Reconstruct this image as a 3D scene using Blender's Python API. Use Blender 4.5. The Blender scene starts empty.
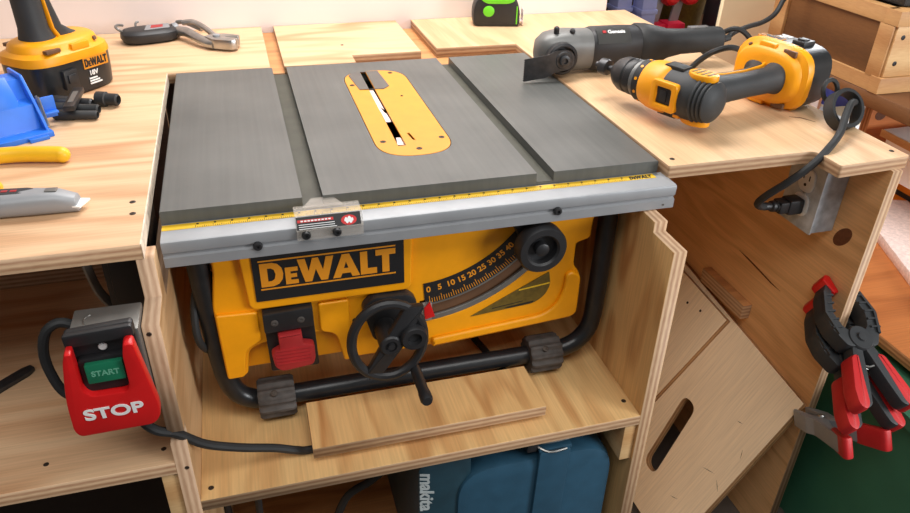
import bpy, bmesh, math, random
from mathutils import Vector, Matrix
random.seed(7)
PI = math.pi
SC = bpy.context.scene
COL = SC.collection
W = {}                                   # world matrix of every object built

# ------------------------------------------------------------------ materials
def _new(name):
    m = bpy.data.materials.new(name); m.use_nodes = True
    nt = m.node_tree; b = nt.nodes['Principled BSDF']
    return m, nt, b
def srgb(r, g, b):
    f = lambda c: (c/255)/12.92 if c/255 <= 0.04045 else ((c/255+0.055)/1.055)**2.4
    return (f(r), f(g), f(b), 1)
def mat(name, col, rough=0.5, metal=0.0, var=0.12, vscale=40, bump=0.0, bscale=300, coat=0, trans=0, alpha=1):
    m, nt, b = _new(name)
    n = nt.nodes; l = nt.links
    tc = n.new('ShaderNodeTexCoord')
    no = n.new('ShaderNodeTexNoise'); no.inputs['Scale'].default_value = vscale; no.inputs['Detail'].default_value = 4
    l.new(tc.outputs['Object'], no.inputs['Vector'])
    mr = n.new('ShaderNodeMapRange'); mr.inputs[1].default_value = .3; mr.inputs[2].default_value = .7
    mr.inputs[3].default_value = 1-var; mr.inputs[4].default_value = 1+var
    l.new(no.outputs['Fac'], mr.inputs[0])
    mx = n.new('ShaderNodeVectorMath'); mx.operation = 'SCALE'; mx.inputs[0].default_value = col[:3]
    l.new(mr.outputs[0], mx.inputs['Scale']); l.new(mx.outputs[0], b.inputs['Base Color'])
    b.inputs['Roughness'].default_value = rough; b.inputs['Metallic'].default_value = metal
    if coat: b.inputs['Coat Weight'].default_value = coat
    if trans: b.inputs['Transmission Weight'].default_value = trans
    if alpha < 1: b.inputs['Alpha'].default_value = alpha
    if bump:
        n2 = n.new('ShaderNodeTexNoise'); n2.inputs['Scale'].default_value = bscale
        l.new(tc.outputs['Object'], n2.inputs['Vector'])
        bp = n.new('ShaderNodeBump'); bp.inputs['Strength'].default_value = bump; bp.inputs['Distance'].default_value = .001
        l.new(n2.outputs['Fac'], bp.inputs['Height']); l.new(bp.outputs[0], b.inputs['Normal'])
    return m
def ply(name, light, dark, edge_l, edge_d, along='x', contrast=1.0, layer=.0036, rough=.55, gscale=1.0, amount=.55):
    """plywood: growth-ring figure on the two faces (local z normal), glued layers on the edges"""
    m, nt, b = _new(name); n = nt.nodes; l = nt.links
    tc = n.new('ShaderNodeTexCoord'); oi = n.new('ShaderNodeObjectInfo')
    off = n.new('ShaderNodeVectorMath'); off.operation = 'SCALE'; off.inputs[0].default_value = (7.3, 3.1, 0); l.new(oi.outputs['Random'], off.inputs['Scale'])
    ad = n.new('ShaderNodeVectorMath'); l.new(tc.outputs['Object'], ad.inputs[0]); l.new(off.outputs[0], ad.inputs[1])
    mp = n.new('ShaderNodeMapping'); mp.inputs['Scale'].default_value = (1.3*gscale, 7*gscale, 1) if along == 'x' else (7*gscale, 1.3*gscale, 1)
    l.new(ad.outputs[0], mp.inputs['Vector'])
    no = n.new('ShaderNodeTexNoise'); no.inputs['Scale'].default_value = 1.4; no.inputs['Detail'].default_value = 2.2; no.inputs['Roughness'].default_value = .45
    l.new(mp.outputs[0], no.inputs['Vector'])
    mu = n.new('ShaderNodeMath'); mu.operation = 'MULTIPLY'; mu.inputs[1].default_value = 38; l.new(no.outputs['Fac'], mu.inputs[0])
    si = n.new('ShaderNodeMath'); si.operation = 'SINE'; l.new(mu.outputs[0], si.inputs[0])
    r1 = n.new('ShaderNodeMapRange'); r1.inputs[1].default_value = -.4; r1.inputs[2].default_value = 1; r1.inputs[3].default_value = 0; r1.inputs[4].default_value = amount*contrast
    l.new(si.outputs[0], r1.inputs[0])
    no3 = n.new('ShaderNodeTexNoise'); no3.inputs['Scale'].default_value = 1.1; no3.inputs['Detail'].default_value = 3; l.new(mp.outputs[0], no3.inputs['Vector'])
    r3 = n.new('ShaderNodeMapRange'); r3.inputs[1].default_value = .35; r3.inputs[2].default_value = .68; r3.inputs[3].default_value = .12; r3.inputs[4].default_value = 1.1; l.new(no3.outputs['Fac'], r3.inputs[0])
    mm = n.new('ShaderNodeMath'); mm.operation = 'MULTIPLY'; mm.use_clamp = True; l.new(r1.outputs[0], mm.inputs[0]); l.new(r3.outputs[0], mm.inputs[1])
    mp2 = n.new('ShaderNodeMapping'); mp2.inputs['Scale'].default_value = (12, 340, 12) if along == 'x' else (340, 12, 12); l.new(ad.outputs[0], mp2.inputs['Vector'])
    no2 = n.new('ShaderNodeTexNoise'); no2.inputs['Scale'].default_value = 1; no2.inputs['Detail'].default_value = 3; l.new(mp2.outputs[0], no2.inputs['Vector'])
    r2 = n.new('ShaderNodeMapRange'); r2.inputs[1].default_value = .3; r2.inputs[2].default_value = .7; r2.inputs[3].default_value = .9; r2.inputs[4].default_value = 1.08; l.new(no2.outputs['Fac'], r2.inputs[0])
    c1 = n.new('ShaderNodeMix'); c1.data_type = 'RGBA'; c1.inputs['A'].default_value = light; c1.inputs['B'].default_value = dark; l.new(mm.outputs[0], c1.inputs['Factor'])
    v1 = n.new('ShaderNodeVectorMath'); v1.operation = 'SCALE'; l.new(c1.outputs['Result'], v1.inputs[0]); l.new(r2.outputs[0], v1.inputs['Scale'])
    # edge layers
    sx = n.new('ShaderNodeSeparateXYZ'); l.new(tc.outputs['Object'], sx.inputs[0])
    dv = n.new('ShaderNodeMath'); dv.operation = 'MULTIPLY'; dv.inputs[1].default_value = 2*PI/(2*layer); l.new(sx.outputs['Z'], dv.inputs[0])
    s2 = n.new('ShaderNodeMath'); s2.operation = 'COSINE'; l.new(dv.outputs[0], s2.inputs[0])
    mp4 = n.new('ShaderNodeMapping'); mp4.inputs['Scale'].default_value = (60, 60, 500); l.new(tc.outputs['Object'], mp4.inputs['Vector'])
    n4 = n.new('ShaderNodeTexNoise'); n4.inputs['Scale'].default_value = 1; n4.inputs['Detail'].default_value = 4; l.new(mp4.outputs[0], n4.inputs['Vector'])
    a4 = n.new('ShaderNodeMath'); a4.operation = 'MULTIPLY_ADD'; a4.inputs[1].default_value = .42; l.new(s2.outputs[0], a4.inputs[0]); l.new(n4.outputs['Fac'], a4.inputs[2])
    c2 = n.new('ShaderNodeMix'); c2.data_type = 'RGBA'; c2.clamp_factor = True; c2.inputs['A'].default_value = edge_d; c2.inputs['B'].default_value = edge_l; l.new(a4.outputs[0], c2.inputs['Factor'])
    sn = n.new('ShaderNodeSeparateXYZ'); l.new(tc.outputs['Normal'], sn.inputs[0])
    ab = n.new('ShaderNodeMath'); ab.operation = 'ABSOLUTE'; l.new(sn.outputs['Z'], ab.inputs[0])
    gt = n.new('ShaderNodeMath'); gt.operation = 'GREATER_THAN'; gt.inputs[1].default_value = .6; l.new(ab.outputs[0], gt.inputs[0])
    c3 = n.new('ShaderNodeMix'); c3.data_type = 'RGBA'; l.new(gt.outputs[0], c3.inputs['Factor']); l.new(c2.outputs['Result'], c3.inputs['A']); l.new(v1.outputs[0], c3.inputs['B'])
    l.new(c3.outputs['Result'], b.inputs['Base Color'])
    b.inputs['Roughness'].default_value = rough
    bp = n.new('ShaderNodeBump'); bp.inputs['Strength'].default_value = .12; bp.inputs['Distance'].default_value = .0006
    l.new(no2.outputs['Fac'], bp.inputs['Height']); l.new(bp.outputs[0], b.inputs['Normal'])
    return m
EL, ED = srgb(204,170,134), srgb(156,116,84)
M = dict(
 plyx=ply('plywood_pine', srgb(222,184,144), srgb(184,124,78), EL, ED, 'x', amount=.75),
 plyy=ply('plywood_pine_cross', srgb(220,182,140), srgb(182,128,84), EL, ED, 'y'),
 plyr=ply('plywood_figured', srgb(226,182,122), srgb(176,112,56), EL, ED, 'y', gscale=1.3, amount=.8),
 plyw=ply('plywood_warm', srgb(204,146,92), srgb(150,92,46), EL, ED, 'x', gscale=1.2),
 plyd=ply('plywood_divider', srgb(212,172,126), srgb(160,112,62), srgb(204,170,138), srgb(168,130,98), 'x'),
 plyo=ply('plywood_orange', srgb(196,120,64), srgb(150,80,36), srgb(206,150,100), srgb(150,96,58), 'x'),
 plye=ply('plywood_end_panel', srgb(232,180,124), srgb(186,130,78), EL, ED, 'x', gscale=1.2),
 plyg=ply('plywood_golden', srgb(230,188,128), srgb(184,124,68), EL, ED, 'y', gscale=1.1, amount=.8),
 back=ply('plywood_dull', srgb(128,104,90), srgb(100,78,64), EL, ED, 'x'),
 maple=ply('sled_panel', srgb(250,226,192), srgb(240,212,174), srgb(196,150,104), srgb(156,108,66), 'x', contrast=.2),
 pine=ply('pine_board', srgb(222,182,128), srgb(190,134,80), srgb(222,184,132), srgb(196,148,96), 'x', layer=.03),
 pined=ply('pine_dark_tan', srgb(200,152,98), srgb(170,118,66), srgb(200,154,102), srgb(172,122,74), 'x', layer=.03),  # darker tan pine for the box frame
 slotm=mat('slot_shade', srgb(70,70,60), .6, var=.15),
 hard=ply('brown_hardboard', srgb(126,82,38), srgb(100,62,26), srgb(120,78,40), srgb(92,58,28), 'x', contrast=.6, layer=.05),
 dark=ply('dark_brown_board', srgb(112,70,38), srgb(90,52,28), srgb(126,82,46), srgb(98,60,32), 'x', layer=.05),
 yellow=mat('yellow_plastic', srgb(242,160,6), .42, var=.05, bump=.05),
 plate=mat('yellow_enamel', srgb(226,146,34), .38, var=.04),
 ytape=mat('yellow_rule', srgb(232,186,40), .45, var=.06),
 yh=mat('yellow_grip', srgb(236,184,30), .4, var=.06),
 black=mat('black_plastic', srgb(34,34,36), .45, var=.2),
 rubber=mat('black_rubber', srgb(36,37,38), .62, var=.2, bump=.1),
 drub=mat('grey_rubber', srgb(46,48,50), .6, var=.12),
 foot=mat('dusty_rubber', srgb(74,68,64), .7, var=.3, vscale=90, bump=.2),
 tubeb=mat('black_enamel_tube', srgb(30,31,33), .32, var=.3, vscale=60),
 batt=mat('battery_black', srgb(32,34,36), .3, var=.15),
 red=mat('red_plastic', srgb(206,22,24), .35, var=.05, bump=.04),
 dred=mat('dark_red_plastic', srgb(170,40,42), .5, var=.12),
 cred=mat('red_handle_rubber', srgb(196,34,36), .5, var=.1),
 green=mat('green_button', srgb(20,108,76), .4, var=.08),
 lime=mat('lime_plastic', srgb(110,214,40), .4, var=.05),
 bin=mat('dark_green_plastic', srgb(62,122,92), .55, var=.12, vscale=8),
 blue=mat('blue_plastic', srgb(40,112,216), .38, var=.08),
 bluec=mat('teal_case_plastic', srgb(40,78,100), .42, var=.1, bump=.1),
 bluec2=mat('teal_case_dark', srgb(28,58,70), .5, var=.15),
 lav=mat('lavender_plastic', srgb(150,156,206), .4, var=.05),
 alu=mat('brushed_aluminium', srgb(152,154,157), .5, metal=.3, var=.06, vscale=30),
 steel=mat('steel', srgb(170,168,164), .3, metal=.9, var=.2),
 galv=mat('galvanised_steel', srgb(186,192,198), .45, metal=.2, var=.25, vscale=60),
 gbox=mat('grey_metal_box', srgb(128,126,122), .4, metal=.5, var=.12),
 white=mat('white_lettering', srgb(238,238,236), .5, var=.02),
 pale=mat('pale_insert', srgb(240,220,214), .5, var=.04),
 olive=mat('olive_label', srgb(104,84,28), .5, var=.25, vscale=120),
 brown=mat('brown_slot', srgb(104,72,48), .55, var=.12),
 ink=mat('black_ink', srgb(26,26,28), .5, var=.05),
 screw=mat('dark_screw', srgb(60,48,38), .5, metal=.4, var=.2),
 ivory=mat('outlet_white', srgb(232,230,226), .35, var=.02),
 cream=mat('cream_panel', srgb(250,228,188), .6, var=.04, vscale=6),
 wall=mat('white_painted_wall', srgb(236,222,216), .55, var=.03, vscale=5),
 floor=mat('concrete_floor', srgb(92,82,74), .8, var=.15, vscale=6, bump=.2),
 oscg=mat('grey_gear_head', srgb(112,112,110), .42, metal=.3, var=.12),
 oscb=mat('charcoal_grip', srgb(38,38,40), .5, var=.15),
 osclab=mat('grey_label', srgb(86,86,83), .45, var=.06),
 blade=mat('dark_blade_steel', srgb(72,72,74), .4, metal=.6, var=.2, vscale=120),
 clear=mat('clear_plastic', srgb(206,198,188), .15, var=.02, alpha=.26),
 smoke=mat('charcoal_clamp', srgb(48,50,52), .5, var=.12, bump=.05),
 plank=mat('sawdust_white_plank', srgb(236,214,206), .8, var=.14, vscale=160, bump=.3),
 paper=mat('white_paper', srgb(246,246,246), .6, var=.02),
 oran=mat('orange_plastic', srgb(236,140,20), .45, var=.05),
)
# the saw's cast table: grey with faint scuffs running front to back
def table_mat():
    m, nt, b = _new('grey_cast_table'); n = nt.nodes; l = nt.links
    tc = n.new('ShaderNodeTexCoord'); mp = n.new('ShaderNodeMapping'); mp.inputs['Scale'].default_value = (160, 3, 3)
    l.new(tc.outputs['Object'], mp.inputs['Vector'])
    no = n.new('ShaderNodeTexNoise'); no.inputs['Scale'].default_value = 1; no.inputs['Detail'].default_value = 6; l.new(mp.outputs[0], no.inputs['Vector'])
    n2 = n.new('ShaderNodeTexNoise'); n2.inputs['Scale'].default_value = 9; n2.inputs['Detail'].default_value = 4; l.new(tc.outputs['Object'], n2.inputs['Vector'])
    a = n.new('ShaderNodeMath'); a.operation = 'MULTIPLY_ADD'; a.inputs[1].default_value = .5; l.new(no.outputs['Fac'], a.inputs[0]); l.new(n2.outputs['Fac'], a.inputs[2])
    cr = n.new('ShaderNodeValToRGB'); cr.color_ramp.elements[0].position = .35; cr.color_ramp.elements[0].color = srgb(76,78,76)
    cr.color_ramp.elements[1].position = 1.1; cr.color_ramp.elements[1].color = srgb(101,102,99)
    l.new(a.outputs[0], cr.inputs[0]); l.new(cr.outputs[0], b.inputs['Base Color'])
    b.inputs['Roughness'].default_value = .46; b.inputs['Metallic'].default_value = .15
    return m
M['table'] = table_mat()

# ------------------------------------------------------------------ object helpers
def thing(name, label, cat, loc=(0,0,0), mx=None, group=None):
    o = bpy.data.objects.new(name, None); COL.objects.link(o)
    o.empty_display_size = .02
    w = mx if mx is not None else Matrix.Translation(loc)
    o.matrix_basis = w; W[o] = w.copy()
    o['label'] = label; o['category'] = cat
    if group: o['group'] = group
    return o
def tag(o, label, cat, group=None):
    o['label'] = label; o['category'] = cat
    if group: o['group'] = group
    return o
def link(name, me, m, parent=None, mw=None, smooth=True, angle=35):
    o = bpy.data.objects.new(name, me); COL.objects.link(o)
    if m is not None:
        me.materials.clear(); me.materials.append(m)
    if parent is not None:
        o.parent = parent
        if mw is None: mw = W[parent]
        o.matrix_basis = W[parent].inverted() @ mw
    else:
        if mw is None: mw = Matrix.Identity(4)
        o.matrix_basis = mw
    W[o] = mw.copy()
    if smooth:
        for p in me.polygons: p.use_smooth = True
        bm = bmesh.new(); bm.from_mesh(me)
        for e in bm.edges:
            if len(e.link_faces) == 2 and e.calc_face_angle(0) > math.radians(angle): e.smooth = False
        bm.to_mesh(me); bm.free()
    return o
def obj(name, bm, m, parent=None, world=True, mw=None, smooth=True):
    """one mesh object; world=True: the bmesh is in world coordinates"""
    bmesh.ops.recalc_face_normals(bm, faces=bm.faces)
    if mw is not None: w = mw
    elif parent is not None: w = W[parent]
    elif world:                                   # own origin at the base of its bounding box
        xs = [v.co for v in bm.verts]
        c = Vector(((min(v.x for v in xs)+max(v.x for v in xs))/2, (min(v.y for v in xs)+max(v.y for v in xs))/2, min(v.z for v in xs)))
        w = Matrix.Translation(c)
    else: w = Matrix.Identity(4)
    if world and mw is None: bm.transform(w.inverted())
    me = bpy.data.meshes.new(name); bm.to_mesh(me); bm.free()
    return link(name, me, m, parent, w, smooth)
def B(): return bmesh.new()
def _bev(bm, geom_faces, r, seg=2):
    es = list({e for f in geom_faces for e in f.edges})
    if r > 0: bmesh.ops.bevel(bm, geom=es, offset=r, segments=seg, affect='EDGES', profile=.6)
def box(bm, x0, x1, y0, y1, z0, z1, bev=0, T=None):
    r = bmesh.ops.create_cube(bm, size=1); vs = r['verts']
    for v in vs: v.co = Vector(((x0+x1)/2+v.co.x*(x1-x0), (y0+y1)/2+v.co.y*(y1-y0), (z0+z1)/2+v.co.z*(z1-z0)))
    if T is not None:
        for v in vs: v.co = T @ v.co
    if bev: _bev(bm, {f for v in vs for f in v.link_faces}, bev)
    return bm
def prism(bm, pts, d0, d1, T, bev=0):
    """polygon pts (local x,y) from local z=d0 to d1, then placed by matrix T"""
    a = [bm.verts.new(T @ Vector((p[0], p[1], d0))) for p in pts]
    b = [bm.verts.new(T @ Vector((p[0], p[1], d1))) for p in pts]
    fs = [bm.faces.new(a[::-1]), bm.faces.new(b)]
    n = len(pts)
    for i in range(n): fs.append(bm.faces.new((a[i], a[(i+1) % n], b[(i+1) % n], b[i])))
    bmesh.ops.recalc_face_normals(bm, faces=fs)
    if bev: _bev(bm, fs[:2], bev)
    return bm
def smooth_pts(pts, n=8):
    P = [Vector(p) for p in pts]; out = []
    for i in range(len(P)-1):
        p0 = P[max(i-1,0)]; p1 = P[i]; p2 = P[i+1]; p3 = P[min(i+2,len(P)-1)]
        for k in range(n):
            t = k/n
            out.append(.5*((2*p1)+(p2-p0)*t+(2*p0-5*p1+4*p2-p3)*t*t+(3*p1-p0-3*p2+p3)*t**3))
    out.append(P[-1]); return out
def tube(bm, pts, r, seg=10, closed=False, sm=0, flat=1.0, up=None, rend=False):
    P = smooth_pts(pts, sm) if sm else [Vector(p) for p in pts]
    n = len(P); R = r if callable(r) else (lambda t: r)
    rings = []; prev = None
    for i, p in enumerate(P):
        if closed: d = (P[(i+1) % n]-P[i-1]).normalized()
        else: d = (P[min(i+1,n-1)]-P[max(i-1,0)]).normalized()
        if up is not None: a = (Vector(up)-d*Vector(up).dot(d)).normalized()
        elif prev is None: a = d.orthogonal().normalized()
        else: a = (prev-d*prev.dot(d)).normalized()
        prev = a; b = d.cross(a)
        rr = R(i/max(n-1,1))
        rings.append([bm.verts.new(p+a*rr*math.cos(2*PI*k/seg)+b*rr*flat*math.sin(2*PI*k/seg)) for k in range(seg)])
    m = n if closed else n-1
    for i in range(m):
        A, C = rings[i], rings[(i+1) % n]
        for k in range(seg): bm.faces.new((A[k], A[(k+1) % seg], C[(k+1) % seg], C[k]))
    if rend and not closed:
        d = (P[-1]-P[-2]).normalized(); a = prev; b = d.cross(a); rr = R(1)
        for j in range(1, 6):
            t = j/6*PI/2
            rings.append([bm.verts.new(P[-1]+d*rr*math.sin(t)+(a*math.cos(2*PI*k/seg)+b*flat*math.sin(2*PI*k/seg))*rr*math.cos(t)) for k in range(seg)])
            A, C = rings[-2], rings[-1]
            for k in range(seg): bm.faces.new((A[k], A[(k+1) % seg], C[(k+1) % seg], C[k]))
    if not closed:
        bm.faces.new(rings[0][::-1]); bm.faces.new(rings[-1])
    return bm
def frame(o, z, x=None):
    """matrix with local z along z"""
    z = Vector(z).normalized()
    x = Vector(x) if x is not None else z.orthogonal()
    x = (x-z*x.dot(z)).normalized(); y = z.cross(x)
    m = Matrix((x, y, z)).transposed().to_4x4(); m.translation = Vector(o); return m
def lathe(bm, prof, T, seg=24):
    """profile [(radius, height)] about the local z axis of T"""
    rings = []
    for r, h in prof:
        if r < 1e-6: rings.append([bm.verts.new(T @ Vector((0,0,h)))])
        else: rings.append([bm.verts.new(T @ Vector((r*math.cos(2*PI*k/seg), r*math.sin(2*PI*k/seg), h))) for k in range(seg)])
    for A, C in zip(rings, rings[1:]):
        if len(A) == 1 and len(C) == 1: continue
        for k in range(seg):
            if len(A) == 1: bm.faces.new((A[0], C[(k+1) % seg], C[k]))
            elif len(C) == 1: bm.faces.new((A[k], A[(k+1) % seg], C[0]))
            else: bm.faces.new((A[k], A[(k+1) % seg], C[(k+1) % seg], C[k]))
    if len(rings[0]) > 1: bm.faces.new(rings[0][::-1])
    if len(rings[-1]) > 1: bm.faces.new(rings[-1])
    return bm
def superell(rx, ry, n=3.0, seg=32, cx=0, cy=0):
    out = []
    for k in range(seg):
        a = 2*PI*k/seg; c, s = math.cos(a), math.sin(a)
        out.append((cx+rx*math.copysign(abs(c)**(2/n), c), cy+ry*math.copysign(abs(s)**(2/n), s)))
    return out
def loft(bm, secs, T=Matrix.Identity(4)):
    """secs: [(list of (x,y), z)]"""
    rings = [[bm.verts.new(T @ Vector((p[0], p[1], z))) for p in pts] for pts, z in secs]
    n = len(rings[0])
    for A, C in zip(rings, rings[1:]):
        for k in range(n): bm.faces.new((A[k], A[(k+1) % n], C[(k+1) % n], C[k]))
    bm.faces.new(rings[0][::-1]); bm.faces.new(rings[-1])
    return bm
def rpoly(pts, r, seg=5):
    """polygon with rounded corners; r a number or a list"""
    out = []; n = len(pts)
    for i in range(n):
        p0, p, p1 = Vector(pts[i-1]).to_2d(), Vector(pts[i]).to_2d(), Vector(pts[(i+1) % n]).to_2d()
        ri = r[i] if isinstance(r, (list, tuple)) else r
        if ri <= 0: out.append(tuple(p)); continue
        a = (p0-p).normalized(); b = (p1-p).normalized()
        ri = min(ri, (p0-p).length*.49, (p1-p).length*.49)
        for k in range(seg+1):
            t = k/seg
            q = (p+a*ri)*(1-t)**2+p*2*t*(1-t)+(p+b*ri)*t*t
            out.append((q.x, q.y))
    return out
def flat_mesh(outlines, t, bev=0):
    """filled outlines (later ones may be holes), thickness t centred on z=0, as a mesh"""
    cu = bpy.data.curves.new('f', 'CURVE'); cu.dimensions = '2D'; cu.fill_mode = 'BOTH'
    cu.extrude = max(t/2-bev, 0); cu.bevel_depth = bev; cu.bevel_resolution = 1; cu.offset = -bev
    for pts in outlines:
        s = cu.splines.new('POLY'); s.points.add(len(pts)-1); s.use_cyclic_u = True
        for q, p in zip(s.points, pts): q.co = (p[0], p[1], 0, 1)
    return curve_mesh(cu)
def curve_mesh(cu):
    o = bpy.data.objects.new('f', cu); COL.objects.link(o)
    dg = bpy.context.evaluated_depsgraph_get(); dg.update()
    me = bpy.data.meshes.new_from_object(o.evaluated_get(dg))
    bpy.data.objects.remove(o); bpy.data.curves.remove(cu)
    bm = bmesh.new(); bm.from_mesh(me); bmesh.ops.remove_doubles(bm, verts=bm.verts, dist=1e-6)
    bmesh.ops.recalc_face_normals(bm, faces=bm.faces); bm.to_mesh(me); bm.free()
    return me
def text_mesh(s, size, t=.0006, bold=0, sx=1.0, shear=0, align='CENTER'):
    cu = bpy.data.curves.new('t', 'FONT'); cu.body = s; cu.size = size; cu.extrude = t/2; cu.offset = bold; cu.shear = shear
    cu.align_x = align; cu.align_y = 'CENTER'
    me = curve_mesh(cu)
    if sx != 1:
        for v in me.vertices: v.co.x *= sx
    return me
def board(name, outlines, t, T, m, parent=None, bev=.0006):
    if not isinstance(outlines[0][0], (tuple, list)): outlines = [outlines]
    return link(name, flat_mesh(outlines, t, bev), m, parent, T, smooth=False)
def TR(*a): return Matrix.Translation(a)
def cols(X, Y, Z, o=(0,0,0)):
    m = Matrix((Vector(X), Vector(Y), Vector(Z))).transposed().to_4x4(); m.translation = Vector(o); return m
def FRONT(x, y, z): return cols((1,0,0), (0,0,1), (0,-1,0), (x,y,z))    # local x,y -> world x,z ; local z -> towards the front
def SIDE(x): return cols((0,1,0), (0,0,1), (1,0,0), (x,0,0))            # local x,y -> world y,z ; local z -> world x
def rect(x0, x1, y0, y1): return [(x0,y0),(x1,y0),(x1,y1),(x0,y1)]
def screw_at(parent, p, nrm, r=.0034, m=None):
    b = B(); lathe(b, [(r,-.002),(r,.0003),(r*.8,.0007),(r*.4,.0007),(r*.3,.0001),(0,.0001)], frame(p, nrm), 12)
    return obj('screw', b, m or M['screw'], parent)
def struct(o): o['kind'] = 'structure'; return o

# lettering of the maker's wordmark, drawn as outlines: unit height
def wordmark():
    L = []
    x = 0
    def add(outs, w, gap=.07, s=1.0):
        nonlocal x
        for o in outs: L.append([(x+p[0]*s, p[1]*s) for p in o])
        x += w*s+gap
    add([[(0,0),(.46,0),(.66,.08),(.80,.26),(.84,.5),(.80,.74),(.66,.92),(.46,1),(0,1)], [(.27,.22),(.27,.78),(.40,.78),(.51,.7),(.56,.5),(.51,.3),(.40,.22)]], .84)
    add([[(0,0),(.66,0),(.66,.24),(.28,.24),(.28,.39),(.6,.39),(.6,.61),(.28,.61),(.28,.76),(.66,.76),(.66,1),(0,1)]], .66, .0, .72)
    add([[(.24,0),(.5,0),(.67,.52),(.84,0),(1.1,0),(1.36,1),(1.07,1),(.94,.45),(.78,1),(.56,1),(.4,.45),(.29,1),(0,1)]], 1.36, -.06)
    add([[(0,0),(.29,0),(.36,.17),(.68,.17),(.74,0),(1.04,0),(.66,1),(.38,1)], [(.43,.38),(.52,.68),(.61,.38)]], 1.04, .03)
    add([[(0,0),(.64,0),(.64,.25),(.28,.25),(.28,1),(0,1)]], .64, -.04)
    add([[(.25,0),(.53,0),(.53,.76),(.78,.76),(.78,1),(0,1),(0,.76),(.25,.76)]], .78, 0)
    return L, x
def wordmark_mesh(width, height, t=.0008, shear=0):
    L, w = wordmark()
    L = [[((p[0]/w-.5)*width+shear*(p[1]-.5)*height, (p[1]-.5)*height) for p in o] for o in L]
    return flat_mesh(L, t)

# ================================================================== THE SETTING
def setting():
    b = B(); box(b, -3, .885, .757, .80, -.75, 1.25); struct(obj('wall_back', b, M['wall'])).name = 'wall_back'
    b = B(); box(b, -3, 4, -2.5, 3.2, -.80, -.75); struct(obj('floor', b, M['floor']))
    b = B(); box(b, -3, 4, 2.6, 2.65, -.75, 1.4); struct(obj('wall_far', b, mat('far_wall', srgb(120,104,88), .7, var=.1, vscale=4)))
    b = B(); box(b, 3.2, 3.25, -2.5, 2.6, -.75, 1.4); struct(obj('wall_right', b, mat('right_wall', srgb(170,160,150), .7, var=.1, vscale=4)))
setting()

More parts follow.
